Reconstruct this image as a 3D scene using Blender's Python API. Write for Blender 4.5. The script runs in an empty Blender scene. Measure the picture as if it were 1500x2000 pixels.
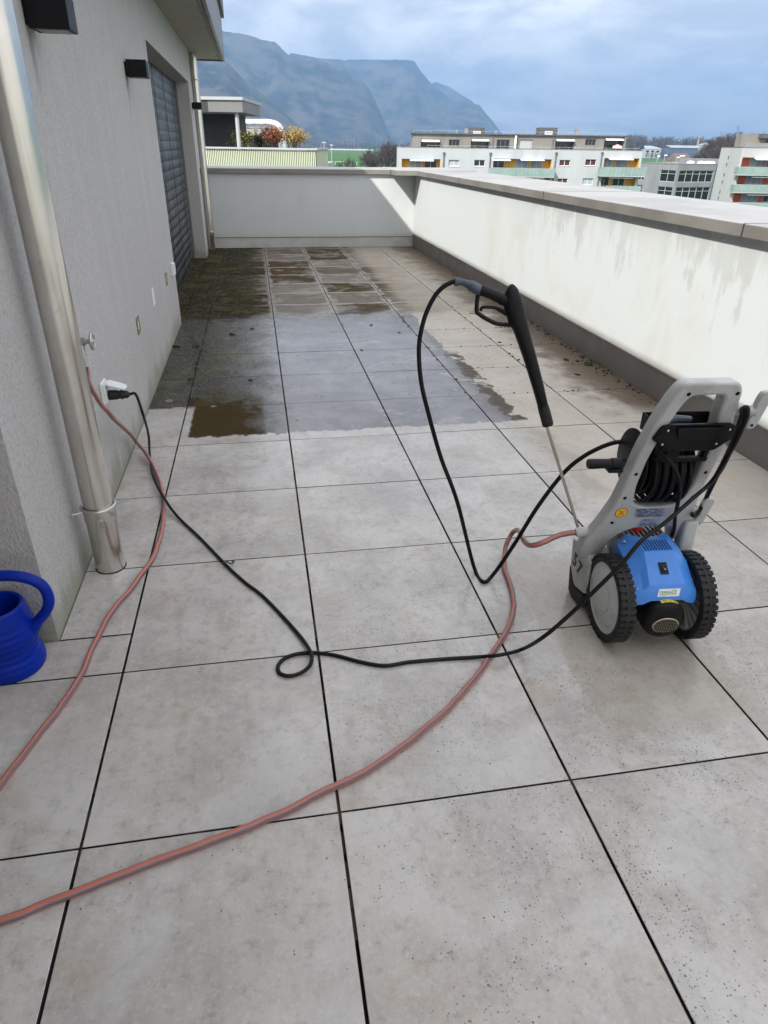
import bpy, bmesh, math, random
from mathutils import Vector, Matrix, Euler
random.seed(7)
S = bpy.context.scene
COL = S.collection
R = math.radians
# ------------------------------------------------------------------ camera
YAW, PITCH, ROLL = 0.179228569, 0.496833132, 0.0153551593
CAM = Vector((-0.0997738, -1.0996368, 1.43305))
FPX = 1318.087
_f = Vector((math.sin(YAW)*math.cos(PITCH), math.cos(YAW)*math.cos(PITCH), -math.sin(PITCH)))
_r = Vector((math.cos(YAW), -math.sin(YAW), 0)); _u = _r.cross(_f)
_c, _s = math.cos(ROLL), math.sin(ROLL)
RR, UU, FF = _c*_r+_s*_u, -_s*_r+_c*_u, _f
cam = bpy.data.cameras.new('camera'); co = bpy.data.objects.new('camera', cam); COL.objects.link(co)
m = Matrix.Identity(4)
for i in range(3):
    m[i][0] = RR[i]; m[i][1] = UU[i]; m[i][2] = -FF[i]; m[i][3] = CAM[i]
co.matrix_world = m
cam.sensor_fit = 'VERTICAL'; cam.sensor_height = 24; cam.lens = 24*FPX/2000
cam.clip_start = 0.05; cam.clip_end = 40000
S.camera = co
S.render.resolution_x, S.render.resolution_y = 768, 1024
# ------------------------------------------------------------------ sun, sky, exposure
SUND = Vector((0.9, 0.85, -1.0)).normalized()
sl = bpy.data.lights.new('sun', 'SUN'); sl.energy = 5.0; sl.angle = R(0.6); sl.color = (1, .95, .87)
so = bpy.data.objects.new('sun', sl); COL.objects.link(so); so.rotation_euler = SUND.to_track_quat('-Z', 'Y').to_euler()
so.location = (-5, -5, 20)
SUN_EL = math.asin(-SUND.z); SUN_ROT = math.atan2(-SUND.x, -SUND.y)
VS = S.view_settings
VS.view_transform = 'Standard'; VS.look = 'None'; VS.gamma = 1; VS.use_curve_mapping = False
VS.exposure = 0.47
HAZE_D = 1.85e-4
HAZE_C = (.265, .47, .79)

class NT:
    """small helper to write node trees"""
    def __init__(s, t): s.t = t; s.n = t.nodes; s.l = t.links
    def new(s, ty, **k):
        x = s.n.new(ty)
        for a, b in k.items(): setattr(x, a, b)
        return x
    def put(s, sock, v):
        if v is None: return
        if hasattr(v, 'node'): s.l.new(v, sock)
        else:
            if hasattr(sock, 'default_value'):
                try: sock.default_value = v
                except Exception: sock.default_value = (*v, 1)
    def m(s, op, a, b=None, c=None, clamp=False):
        x = s.new('ShaderNodeMath', operation=op); x.use_clamp = clamp
        for i, v in enumerate((a, b, c)): s.put(x.inputs[i], v)
        return x.outputs[0]
    def add(s, a, b): return s.m('ADD', a, b)
    def sub(s, a, b): return s.m('SUBTRACT', a, b)
    def mul(s, a, b): return s.m('MULTIPLY', a, b)
    def mx(s, a, b): return s.m('MAXIMUM', a, b)
    def mn(s, a, b): return s.m('MINIMUM', a, b)
    def inv(s, a): return s.m('SUBTRACT', 1.0, a)
    def st(s, x, lo, hi):
        k = s.new('ShaderNodeMapRange', interpolation_type='SMOOTHSTEP')
        s.put(k.inputs[0], x); s.put(k.inputs[1], lo); s.put(k.inputs[2], hi)
        return k.outputs[0]
    def lin(s, x, lo, hi, a=0.0, b=1.0):
        k = s.new('ShaderNodeMapRange')
        s.put(k.inputs[0], x)
        for i, v in enumerate((lo, hi, a, b)): s.put(k.inputs[i+1], v)
        return k.outputs[0]
    def mix(s, f, a, b):
        k = s.new('ShaderNodeMix', data_type='RGBA'); s.put(k.inputs[0], f)
        for sock, v in ((k.inputs[6], a), (k.inputs[7], b)):
            if hasattr(v, 'node'): s.l.new(v, sock)
            else: sock.default_value = (*v[:3], 1)
        return k.outputs[2]
    def noise(s, vec, scale, det=4, rough=.55, dist=0):
        k = s.new('ShaderNodeTexNoise'); s.put(k.inputs['Vector'], vec)
        k.inputs['Scale'].default_value = scale; k.inputs['Detail'].default_value = det
        k.inputs['Roughness'].default_value = rough; k.inputs['Distortion'].default_value = dist
        return k.outputs[0]
    def vor(s, vec, scale, feat='F1'):
        k = s.new('ShaderNodeTexVoronoi', feature=feat); s.put(k.inputs['Vector'], vec)
        k.inputs['Scale'].default_value = scale
        return k
    def pos(s): return s.new('ShaderNodeNewGeometry').outputs['Position']
    def sc(s, v, k):
        x = s.new('ShaderNodeVectorMath', operation='MULTIPLY'); s.put(x.inputs[0], v); x.inputs[1].default_value = k
        return x.outputs[0]
    def xyz(s, v):
        x = s.new('ShaderNodeSeparateXYZ'); s.put(x.inputs[0], v); return x.outputs
    def comb(s, a, b, c):
        x = s.new('ShaderNodeCombineXYZ')
        for i, v in enumerate((a, b, c)): s.put(x.inputs[i], v)
        return x.outputs[0]
    def bump(s, h, strength, dist):
        x = s.new('ShaderNodeBump'); x.inputs['Strength'].default_value = strength; x.inputs['Distance'].default_value = dist
        s.put(x.inputs['Height'], h); return x.outputs[0]

W = bpy.data.worlds.new('World'); S.world = W; W.use_nodes = True
W.node_tree.nodes.clear(); n = NT(W.node_tree)
sky = n.new('ShaderNodeTexSky', sky_type='NISHITA'); sky.sun_disc = False
sky.sun_elevation = SUN_EL; sky.sun_rotation = SUN_ROT % (2*math.pi)
tc = n.new('ShaderNodeTexCoord').outputs['Generated']
d = n.xyz(tc); up = n.mx(d[2], 0.0)
den = n.add(up, 0.22)
cv = n.comb(n.m('DIVIDE', d[0], den), n.m('DIVIDE', d[1], den), 0.0)
c1 = n.noise(cv, 1.5, 8, .60, .45); c2 = n.noise(cv, 5.0, 6, .55, .3)
cl = n.st(n.add(n.mul(c1, .75), n.mul(c2, .25)), .36, .62)
ccol = n.mix(cl, (.66, .67, .72), (1.32, 1.275, 1.225))
grad = n.add(1.05, n.mul(up, .62))          # overcast sky: brighter towards the zenith
ccol2 = n.new('ShaderNodeVectorMath', operation='SCALE'); n.l.new(ccol, ccol2.inputs[0]); n.l.new(grad, ccol2.inputs['Scale'])
skyb = n.new('ShaderNodeBackground'); n.l.new(sky.outputs[0], skyb.inputs[0]); skyb.inputs[1].default_value = 0.08
clb = n.new('ShaderNodeBackground'); n.l.new(ccol2.outputs[0], clb.inputs[0]); clb.inputs[1].default_value = 1.0
ms = n.new('ShaderNodeMixShader'); ms.inputs[0].default_value = .86
n.l.new(skyb.outputs[0], ms.inputs[1]); n.l.new(clb.outputs[0], ms.inputs[2])
wo = n.new('ShaderNodeOutputWorld'); n.l.new(ms.outputs[0], wo.inputs[0])

# ------------------------------------------------------------------ measuring helpers (photo pixel -> point in the place)
def ray(u, v): return (u-750)/FPX*RR-(v-1000)/FPX*UU+FF
def G(u, v, z=0.0):
    d = ray(u, v); return CAM+d*((z-CAM.z)/d.z)
def onX(u, v, x):
    d = ray(u, v); return CAM+d*((x-CAM.x)/d.x)
def onY(u, v, y):
    d = ray(u, v); return CAM+d*((y-CAM.y)/d.y)
HD = Vector((math.sin(YAW), math.cos(YAW), 0)); RD = Vector((math.cos(YAW), -math.sin(YAW), 0))
GZ = -9.5                                     # street level, the terrace is on the top floor
def HB(u, v, dist):                            # pixel -> (metres along, height) on an upright plane at dist
    k = ray(u, v); P = CAM+k*(dist/k.dot(HD)); return (P-CAM).dot(RD), P.z

# ------------------------------------------------------------------ materials
MATS = {}
def new_mat(name):
    mt = bpy.data.materials.new(name); mt.use_nodes = True
    t = NT(mt.node_tree); b = mt.node_tree.nodes['Principled BSDF']
    MATS[name] = mt
    return mt, t, b
def simple(name, col, rough=.5, metal=0.0, var=.12, vscale=6, bump=0, bscale=200, spec=.5, col2=None, stretch=None):
    mt, t, b = new_mat(name)
    p = t.pos()
    if stretch: p = t.sc(p, stretch)
    nz = t.st(t.noise(p, vscale, 5, .6), .3, .7)
    c2 = col2 or tuple(max(0, c*(1-2*var)) for c in col)
    t.put(b.inputs['Base Color'], t.mix(nz, c2, col))
    t.put(b.inputs['Roughness'], t.lin(nz, 0, 1, min(1, rough+.08), max(.02, rough-.05)))
    b.inputs['Metallic'].default_value = metal; b.inputs['Specular IOR Level'].default_value = spec
    if bump: t.put(b.inputs['Normal'], t.bump(t.noise(p, bscale, 3), bump, .002))
    return mt

def worn(name, col, rough, dirtc, amount=.35, edge=.25):
    mt, t, b = new_mat(name); p = t.pos()
    a = t.noise(p, 9, 7, .68, .4); s1 = t.noise(t.sc(p, (1, 1, .3)), 45, 5, .7); f = t.noise(p, 260, 3, .7); sc = t.noise(t.sc(p, (1, .2, 1)), 120, 4, .7, 1.2)
    c = t.mix(t.mul(t.st(a, .46, .68), amount), col, dirtc)
    c = t.mix(t.mul(t.st(s1, .56, .72), amount*.7), c, dirtc)
    c = t.mix(t.mul(t.st(sc, .68, .74), .45), c, tuple(min(1, x*1.5+.06) for x in col))
    c = t.mix(t.mul(t.st(f, .60, .74), .18), c, tuple(x*.5 for x in col))
    sp = t.vor(p, 130); rc = t.xyz(sp.outputs['Color'])
    c = t.mix(t.mul(t.mul(t.inv(t.st(sp.outputs['Distance'], .10, .22)), t.st(rc[0], .84, .88)), .55), c, dirtc)
    t.put(b.inputs['Base Color'], c); t.put(b.inputs['Roughness'], t.add(rough, t.mul(t.sub(a, .5), .35)))
    b.inputs['Specular IOR Level'].default_value = .4
    t.put(b.inputs['Normal'], t.bump(f, .10, .001))
    return mt

def m_plaster(name, col, dirt=True, scale=1.0):
    mt, t, b = new_mat(name); p = t.pos(); q = t.xyz(p)
    st = t.noise(t.sc(p, (1, 1, .16)), 9, 5, .6)
    g = t.noise(t.sc(p, (1, 1, .8)), 210*scale, 3, .7)
    g2 = t.noise(t.sc(p, (1, 1, .6)), 120*scale, 4, .65)
    big = t.noise(p, 1.3, 3)
    c = t.mix(t.st(st, .3, .72), tuple(x*.94 for x in col), tuple(x*1.02 for x in col))
    c = t.mix(t.mul(t.st(g, .54, .70), .55), c, tuple(x*.34 for x in col))
    c = t.mix(t.mul(t.st(g2, .50, .66), .42), c, tuple(x*.40 for x in col))
    c = t.mix(t.mul(t.st(t.noise(t.sc(p, (1, 1, .7)), 95, 4, .7), .50, .68), .26), c, tuple(min(1, x*1.35) for x in col))
    c = t.mix(t.mul(t.st(big, .5, .75), .25), c, tuple(x*.8 for x in col))
    if dirt:
        low = t.inv(t.st(t.add(q[2], t.mul(t.sub(st, .5), .35)), .01, .16))
        c = t.mix(t.mul(low, .62), c, (.20, .21, .13))
        # dirt runs under the wall lamps
        for y0, z0 in ((1.905, 1.77), (4.05, 1.785)):
            a = t.inv(t.st(t.m('ABSOLUTE', t.sub(q[1], y0+.015)), .004, .045))
            z = t.mul(t.st(q[2], z0-.30, z0), t.inv(t.st(q[2], z0, z0+.02)))
            c = t.mix(t.mul(t.mul(a, z), .5), c, (.12, .10, .08))
    t.put(b.inputs['Base Color'], c)
    b.inputs['Roughness'].default_value = .92
    t.put(b.inputs['Normal'], t.bump(t.add(t.mul(g, .4), g2), .85, .007))
    return mt
m_plaster('plaster', (.46, .448, .44))

def m_tile():
    mt, t, b = new_mat('tile'); p = t.pos(); q = t.xyz(p); x, y = q[0], q[1]
    oi = t.new('ShaderNodeObjectInfo').outputs['Random']
    po = t.new('ShaderNodeVectorMath', operation='ADD'); t.put(po.inputs[0], p); t.put(po.inputs[1], t.comb(t.mul(oi, 37.), t.mul(oi, 11.), 0.))
    pp = po.outputs[0]
    n1 = t.noise(pp, 3.0, 6, .62); n2 = t.noise(pp, 11, 5, .6, .4); n3 = t.noise(p, 160, 3, .7); n4 = t.noise(p, 1.1, 4, .55)
    n5 = t.noise(pp, 45, 4, .7)
    c = t.mix(t.st(n1, .28, .68), (.33, .312, .297), (.505, .485, .463))
    c = t.mix(t.mul(t.st(n2, .45, .75), .42), c, (.30, .285, .265))
    c = t.mix(t.mul(t.st(n4, .48, .70), .55), c, (.37, .33, .285))
    c = t.mix(t.mul(t.st(n5, .5, .78), .30), c, (.27, .265, .26))
    c = t.mix(t.mul(t.st(n3, .55, .8), .25), c, (.20, .195, .19))
    c = t.mix(t.mul(oi, .22), c, (.37, .34, .305))
    q1 = t.noise(p, 26, 9, .74); q2 = t.noise(p, 70, 6, .75); q3 = t.noise(t.sc(p, (1, .35, 1)), 17, 8, .72)
    c = t.mix(t.mul(t.inv(t.st(q1, .34, .52)), .42), c, (.215, .20, .185))
    c = t.mix(t.mul(t.st(q2, .50, .68), .42), c, (.56, .55, .54))
    c = t.mix(t.mul(t.inv(t.st(q3, .36, .50)), .26), c, (.23, .215, .205))
    c = t.mix(t.mul(t.st(t.noise(pp, 5.0, 6, .68, .6), .54, .70), .50), c, (.32, .25, .18))
    c = t.mix(t.mul(t.st(t.noise(pp, 2.2, 5, .6, .8), .52, .62), .30), c, (.54, .53, .525))
    # pits and spots: clumped, random size
    clump = t.st(t.noise(pp, 3.5, 3, .6), .40, .64)
    near = t.add(.06, t.mul(t.st(x, -.1, .35), t.mul(t.inv(t.st(y, .3, 1.8)), .66)))
    pit = None
    for sc, k in ((95, .24), (150, .32), (240, .34)):
        v = t.vor(p, sc); rc = t.xyz(v.outputs['Color'])
        thr = t.mul(t.st(rc[0], .52, 1.0), k)
        a = t.inv(t.st(t.sub(v.outputs['Distance'], thr), -.03, .06))
        lo = t.sub(1.0, t.mul(t.mul(clump, near), 1.05))
        a = t.mul(a, t.mul(t.st(rc[1], lo, t.add(lo, .03)), t.st(thr, .02, .05)))
        pit = a if pit is None else t.mx(pit, a)
    c = t.mix(t.mul(pit, .78), c, (.045, .042, .04))
    # ---- what has not been washed yet
    wob = t.sub(t.noise(p, 5, 4, .6), .5)
    wob2 = t.sub(t.noise(p, 14, 3, .6), .5)
    yy = t.add(y, t.add(t.mul(wob2, .10), t.mul(t.noise(t.sc(p, (9, .5, 1)), 2, 2), .07)))
    start = t.mix(t.st(x, -.60, -.598), (3.04,)*3, (2.53,)*3)
    unw = t.st(yy, t.xyz(start)[0], t.add(t.xyz(start)[0], .025))
    notch = t.mul(t.inv(t.st(t.add(x, t.mul(wob2, .03)), -.56, -.54)), t.mul(t.st(x, -.602, -.6), t.inv(t.st(y, 2.98, 3.05))))
    unw = t.mul(unw, t.inv(notch))
    edge = t.add(1.345, t.add(t.mul(wob, .22), t.mul(wob2, .07)))       # where the washing stopped on the right
    left = t.inv(t.st(x, t.sub(edge, .03), edge))
    wet = t.mul(t.mul(unw, left), t.inv(t.st(t.add(y, t.mul(wob, .8)), 5.3, 5.75)))
    wet = t.mul(wet, t.inv(t.mul(t.st(t.noise(p, 3.2, 4, .6, .8), .55, .66), t.mul(t.st(x, .0, .6), .45))))
    mott0 = t.st(t.noise(p, 9, 7, .7, .4), .35, .65)
    # tile-wise brown crust with paler rims
    fx = t.m('FRACT', t.m('DIVIDE', t.add(x, 6.0), .6)); fy = t.m('FRACT', t.m('DIVIDE', t.add(y, 6.0), .6))
    ed = t.mul(t.mn(t.mn(fx, t.inv(fx)), t.mn(fy, t.inv(fy))), .6)
    core = t.st(t.add(ed, t.add(t.mul(wob, .13), t.mul(wob2, .06))), .006, .05)
    far = t.st(t.add(y, t.mul(wob, .7)), 5.25, 5.7)
    xr = t.sub(1.0, t.mul(t.st(x, 1.0, 2.0), .72))
    irr = t.st(t.noise(p, 2.6, 6, .66, .7), .34, .60)
    core = t.mul(core, t.add(.30, t.mul(irr, .7)))
    crust = t.mul(t.mn(1.0, t.mul(t.mul(far, core), 1.35)), t.mul(t.add(.55, t.mul(t.st(oi, .1, .7), .45)), xr))
    streak = t.noise(t.sc(p, (1.2, 5, 1)), 3.5, 6, .65)
    bc = t.mix(t.st(streak, .35, .65), (.022, .014, .006), (.10, .068, .033))
    c = t.mix(t.mul(far, .55), c, t.mix(mott0, (.10, .082, .055), (.25, .22, .175)))
    c = t.mix(t.mul(crust, .97), c, bc)
    bounce_tint = t.mul(t.st(t.add(x, t.mul(wob, .25)), 1.28, 1.44), t.st(y, .9, 1.6))  # warm bounce light off the sunlit parapet, painted into the tile colour
    c = t.mix(t.mul(bounce_tint, .45), c, (.44, .385, .315))
    # wet film
    mott = t.noise(p, 28, 5, .75); mott2 = t.noise(p, 75, 4, .75)
    wc = t.mix(t.st(t.noise(pp, 4, 5, .6), .3, .7), (.085, .083, .088), (.17, .17, .185))
    c = t.mix(t.mul(wet, .93), c, wc)
    c = t.mix(t.mul(t.mul(unw, t.inv(t.st(t.add(x, t.mul(wob, .25)), -.30, .12))), .85), c, t.mix(mott0, (.030, .027, .018), (.080, .074, .060)))
    # green-black growth along the house
    gx = t.inv(t.st(t.add(x, t.mul(wob, .5)), -.42, .10))
    grow = t.mul(t.mul(unw, gx), t.st(t.add(t.mul(mott, .5), t.mul(mott2, .5)), .45, .53))
    gc = t.mix(t.st(t.noise(p, 2.3, 3), .4, .65), (.030, .024, .012), (.018, .022, .010))
    c = t.mix(t.mul(grow, .95), c, gc)
    pale = t.mul(t.mul(unw, gx), t.st(t.noise(t.sc(p, (1, .55, 1)), 60, 3, .7), .60, .66))
    c = t.mix(t.mul(pale, .65), c, (.27, .27, .25))
    gmoss = t.mul(t.mul(unw, gx), t.mul(t.st(t.noise(p, 3.2, 6, .7, .5), .50, .60), t.st(mott2, .40, .62)))
    c = t.mix(t.mul(gmoss, .75), c, (.105, .10, .036))
    brown = t.mul(t.mul(t.mul(unw, t.st(x, -.602, -.6)), t.inv(t.st(t.add(y, t.mul(wob, .5)), 2.85, 3.4))), t.inv(t.st(t.add(x, t.mul(wob2, .06)), -.15, -.11)))
    c = t.mix(t.mul(brown, .85), c, t.mix(mott2, (.026, .018, .007), (.082, .060, .028)))
    # dried spots on the wet part
    v = t.vor(p, 30); rc = t.xyz(v.outputs['Color'])
    sp = t.mul(t.inv(t.st(v.outputs['Distance'], .09, .17)), t.st(rc[0], .60, .64))
    c = t.mix(t.mul(t.mul(sp, unw), .85), c, (.03, .027, .022))
    # lichen rings
    v = t.vor(p, 7); rc = t.xyz(v.outputs['Color'])
    rg = t.mul(t.mul(t.inv(t.st(t.m('ABSOLUTE', t.sub(v.outputs['Distance'], .16)), .02, .06)), t.st(rc[0], .80, .84)), unw)
    c = t.mix(t.mul(rg, t.mul(t.inv(t.st(y, 3.2, 3.7)), .5)), c, (.34, .38, .33))
    # crust left along the edge of the washed strip, and along the kick plate
    s1 = t.mul(t.mul(t.st(x, t.sub(edge, .045), t.sub(edge, .025)), t.inv(t.st(x, t.add(edge, .052), t.add(edge, .066)))), t.mul(t.st(y, 2.50, 2.54), t.inv(t.st(y, 3.95, 4.1))))
    s1 = t.mul(s1, t.st(t.add(t.noise(p, 3.5, 2), t.mul(t.sub(mott, .5), .3)), .37, .42))
    kd = t.mul(t.st(t.add(x, t.mul(wob, .7)), 1.88, 2.20), t.st(t.add(y, t.mul(wob, .5)), 2.35, 2.8))
    c = t.mix(t.mul(kd, .88), c, t.mix(mott, (.045, .028, .015), (.15, .105, .068)))
    dust = t.mul(t.mul(t.st(x, 1.36, 1.5), t.st(y, 2.6, 3.2)), t.st(mott, .48, .8))
    c = t.mix(t.mul(dust, .35), c, (.20, .17, .13))
    c = t.mix(t.mul(s1, .97), c, t.mix(mott, (.020, .011, .005), (.065, .041, .022)))
    faint = t.mul(t.mul(t.st(x, t.add(1.35, t.mul(wob, .3)), t.add(1.39, t.mul(wob, .3))), t.inv(t.st(x, t.add(1.44, t.mul(wob, .3)), t.add(1.5, t.mul(wob, .3))))), t.mul(t.st(y, 1.45, 1.6), t.inv(t.st(y, 2.35, 2.42))))
    c = t.mix(t.mul(faint, .45), c, (.27, .24, .215))
    dampc = t.mul(t.mul(t.st(t.add(x, t.mul(wob, .10)), .765, .775), t.inv(t.st(t.add(x, t.mul(wob, .3)), 1.24, 1.26))), t.mul(t.st(t.add(y, t.mul(wob, .30)), .10, .13), t.inv(t.st(y, .95, 1.1))))
    c = t.mix(t.mul(dampc, .38), c, (.31, .265, .20))
    # damp film left on the washed part, drying in patches
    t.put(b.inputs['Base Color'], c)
    damp = t.mul(t.inv(unw), t.inv(t.st(t.add(x, t.mul(wob, .35)), 1.25, 1.42)))
    ro = t.add(.44, t.mul(t.sub(q1, .5), .3))
    patch = t.mul(t.mul(t.st(t.add(x, t.mul(wob, .12)), .765, .775), t.inv(t.st(t.add(x, t.mul(wob, .3)), 1.24, 1.27))), t.mul(t.st(t.add(y, t.mul(wob, .25)), .10, .16), t.inv(t.st(y, .95, 1.1))))
    ro = t.sub(ro, t.mul(patch, .04))
    ro = t.sub(ro, t.mul(damp, t.add(.13, t.mul(t.st(y, -.2, 1.2), .12))))
    wr = t.add(.08, t.mul(t.st(mott, .35, .75), .15))
    k = t.new('ShaderNodeMix'); t.put(k.inputs[0], t.mul(wet, .95)); t.put(k.inputs[2], ro); t.put(k.inputs[3], wr)
    ro = t.add(k.outputs[0], t.add(t.mul(grow, .10), t.mul(crust, .18)))
    t.put(b.inputs['Roughness'], ro)
    t.put(b.inputs['Specular IOR Level'], t.sub(t.sub(.5, t.mul(t.mul(unw, gx), .37)), t.mx(t.mul(t.mx(far, t.st(x, 1.25, 1.30)), t.add(.30, t.mul(crust, .18))), t.mul(brown, .26))))
    h = t.add(t.mul(n3, .35), t.sub(t.mul(n5, .25), t.mul(pit, .9)))
    h = t.add(h, t.mul(grow, 2.2))
    t.put(b.inputs['Normal'], t.bump(h, .28, .0016))
m_tile()

def m_parapet():
    mt, t, b = new_mat('parapet_paint'); p = t.pos(); q = t.xyz(p)
    sv = t.sc(p, (1, 1, .22))
    a = t.noise(sv, 3.1, 7, .68, .6); a2 = t.noise(t.sc(p, (1, 1, .10)), 17, 5, .65); a3 = t.noise(p, 7, 5, .65)
    k = t.add(t.add(t.mul(a, .58), t.mul(a2, .20)), t.mul(a3, .22))
    th = t.lin(q[2], .15, 1.0, .66, .415)
    m1 = t.st(k, th, t.add(th, .055))
    near = t.inv(t.st(q[1], 4.4, 6.2))
    span = t.st(t.noise(t.sc(p, (0, 1, .25)), 1.1, 3, .6), .38, .56)
    c = t.mix(t.mul(t.mul(m1, near), t.mul(span, .60)), (.525, .56, .568), (.375, .388, .372))
    v = t.vor(p, 27); rc = t.xyz(v.outputs['Color'])
    sp = t.mul(t.inv(t.st(v.outputs['Distance'], .06, .14)), t.st(rc[0], .74, .80))
    sp = t.mul(sp, t.st(t.noise(p, 3, 3), .42, .56))
    c = t.mix(t.mul(sp, .75), c, (.30, .28, .24))
    c = t.mix(t.mul(t.st(t.noise(t.sc(p, (1, 1, .6)), 2.4, 7, .68, .5), .50, .70), .45), c, (.475, .475, .425))
    low = t.inv(t.st(t.add(q[2], t.mul(t.sub(a, .5), .2)), .16, .26))
    c = t.mix(t.mul(low, .45), c, (.47, .45, .33))
    t.put(b.inputs['Base Color'], c); b.inputs['Roughness'].default_value = .8
    t.put(b.inputs['Normal'], t.bump(t.noise(p, 130, 3), .15, .002))
m_parapet()

def m_coping():
    mt, t, b = new_mat('coping_metal'); p = t.pos(); q = t.xyz(p)
    a = t.noise(p, 2.2, 5, .6); f = t.noise(p, 60, 4, .6)
    nrm = t.xyz(t.new('ShaderNodeNewGeometry').outputs['Normal'])
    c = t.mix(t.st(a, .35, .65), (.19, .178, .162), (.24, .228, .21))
    # paler flat top: brightness of sun and sky painted into the metal colour
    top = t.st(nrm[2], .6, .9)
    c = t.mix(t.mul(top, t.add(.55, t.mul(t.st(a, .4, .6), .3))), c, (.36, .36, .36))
    c = t.mix(t.mul(t.st(f, .6, .8), .2), c, (.22, .2, .18))
    t.put(b.inputs['Base Color'], c); b.inputs['Metallic'].default_value = .25
    t.put(b.inputs['Roughness'], t.lin(a, .3, .7, .42, .6))
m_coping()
def m_steel():
    mt, t, b = new_mat('pipe_steel'); p = t.pos()
    s = t.noise(t.sc(p, (1, 1, .10)), 20, 4, .6); a = t.noise(p, 5, 4, .6)
    c = t.mix(t.st(a, .35, .7), (.60, .575, .525), (.68, .655, .61))
    c = t.mix(t.mul(t.st(s, .5, .7), .22), c, (.40, .385, .355))
    c = t.mix(t.mul(t.st(t.noise(p, 38, 3), .70, .76), .35), c, (.36, .28, .21))
    t.put(b.inputs['Base Color'], c); b.inputs['Metallic'].default_value = .95
    t.put(b.inputs['Roughness'], t.lin(a, .3, .7, .20, .27))
m_steel()
def m_hose():
    mt, t, b = new_mat('garden_hose_rubber')
    uv = t.new('ShaderNodeUVMap').outputs[0]; q = t.xyz(uv)
    p = t.pos()
    # four lengthwise stripes that wander slowly round the hose
    ang = t.add(q[0], t.mul(t.m('SINE', t.mul(q[1], 1.3)), .07))
    f = t.m('FRACT', t.mul(ang, 3.0))
    band = t.mul(t.st(f, .30, .33), t.inv(t.st(f, .70, .73)))
    thin = t.mul(t.st(f, .76, .79), t.inv(t.st(f, .90, .93)))
    c = t.mix(band, (.36, .125, .10), (.115, .10, .12))
    c = t.mix(thin, c, (.56, .13, .06))
    # printed marks
    g = t.m('FRACT', t.mul(q[1], 3.2))
    mk = t.mul(t.mul(t.st(g, .0, .02), t.inv(t.st(g, .09, .11))), t.mul(t.st(q[0], .12, .14), t.inv(t.st(q[0], .22, .24))))
    c = t.mix(t.mul(mk, .85), c, (.05, .05, .06))
    c = t.mix(t.mul(t.st(t.noise(p, 30, 4), .5, .8), .2), c, (.30, .2, .17))
    t.put(b.inputs['Base Color'], c); b.inputs['Roughness'].default_value = .42
m_hose()
def m_mountain():
    mt, t, b = new_mat('mountain_forest'); p = t.pos(); q = t.xyz(p)
    nz = t.xyz(t.new('ShaderNodeNewGeometry').outputs['Normal'])
    a = t.noise(p, .0045, 8, .68); f = t.noise(p, .03, 6, .7); s = t.noise(t.sc(p, (1, 1, .25)), .009, 6, .65)
    c = t.mix(t.st(a, .40, .60), (.012, .018, .014), (.085, .078, .06))
    c = t.mix(t.mul(t.st(f, .5, .7), .5), c, (.09, .085, .07))
    c = t.mix(t.mul(t.st(s, .60, .74), .45), c, (.18, .175, .165))
    c = t.mix(t.mul(t.st(t.noise(p, .0018, 4), .56, .66), .5), c, (.09, .11, .07))
    t.put(b.inputs['Base Color'], c); b.inputs['Roughness'].default_value = .95
    b.inputs['Specular IOR Level'].default_value = .1
m_mountain()
def m_field():
    mt, t, b = new_mat('field_grass'); p = t.pos()
    a = t.noise(p, .004, 4, .6); f = t.noise(p, .06, 5, .6)
    v = t.vor(t.sc(p, (1, .35, 1)), .006); rc = t.xyz(v.outputs['Color'])
    c = t.mix(t.st(f, .3, .7), (.035, .10, .018), (.055, .15, .03))
    c = t.mix(t.mul(t.st(rc[0], .72, .74), .8), c, (.10, .10, .05))
    c = t.mix(t.mul(t.st(a, .5, .7), .3), c, (.10, .13, .04))
    t.put(b.inputs['Base Color'], c); b.inputs['Roughness'].default_value = .95; b.inputs['Specular IOR Level'].default_value = .1
m_field()
simple('soffit_paint', (.40, .385, .335), .85, var=.06, vscale=2)
simple('fascia_metal', (.17, .17, .175), .45, .3, var=.05)
simple('fascia_dark', (.035, .035, .04), .5)
simple('slat_metal', (.062, .076, .086), .42, .35, var=.14, vscale=4)
simple('shutter_dark', (.03, .033, .038), .5)
simple('lamp_black', (.006, .006, .008), .5, spec=.22, var=.05)
simple('kick_brown', (.205, .190, .180), .42, .2, var=.06, vscale=3)
simple('kick_pale', (.50, .50, .495), .6, 0, var=.10, vscale=5)
simple('screw_metal', (.55, .55, .55), .3, .9)
simple('slab_dark', (.018, .014, .011), .9, vscale=20)
simple('tile_edge', (.030, .023, .017), .95, vscale=25)  # shade deep in the joints, with grime, painted onto the tile sides
simple('joint_dirt', (.055, .036, .02), .95, vscale=30)
worn('grey_plastic', (.46, .47, .46), .46, (.22, .205, .175), .34)
simple('grey_plastic_dark', (.19, .195, .20), .5, var=.06, vscale=12)
worn('rim_plastic', (.56, .57, .565), .44, (.20, .19, .165), .42)
simple('black_plastic', (.005, .005, .006), .46, spec=.22, var=.12, vscale=20)
worn('black_rubber', (.010, .010, .011), .66, (.045, .041, .036), .40)
simple('cable_black', (.005, .005, .007), .5, spec=.22, var=.1, vscale=20)
worn('blue_plastic', (.058, .235, .70), .42, (.085, .15, .30), .30)
simple('can_blue', (.0, .020, .30), .40, var=.10, vscale=14, spec=.18)
simple('connector_blue', (.055, .075, .105), .5, var=.1)
simple('lance_steel', (.50, .45, .38), .30, .9, var=.1)
simple('grille_brown', (.55, .47, .35), .5, .3)
simple('brass', (.5, .36, .16), .35, .85)
simple('red_plastic', (.60, .02, .015), .4)
simple('sticker_white', (.78, .80, .78), .5, var=.03)
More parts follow.
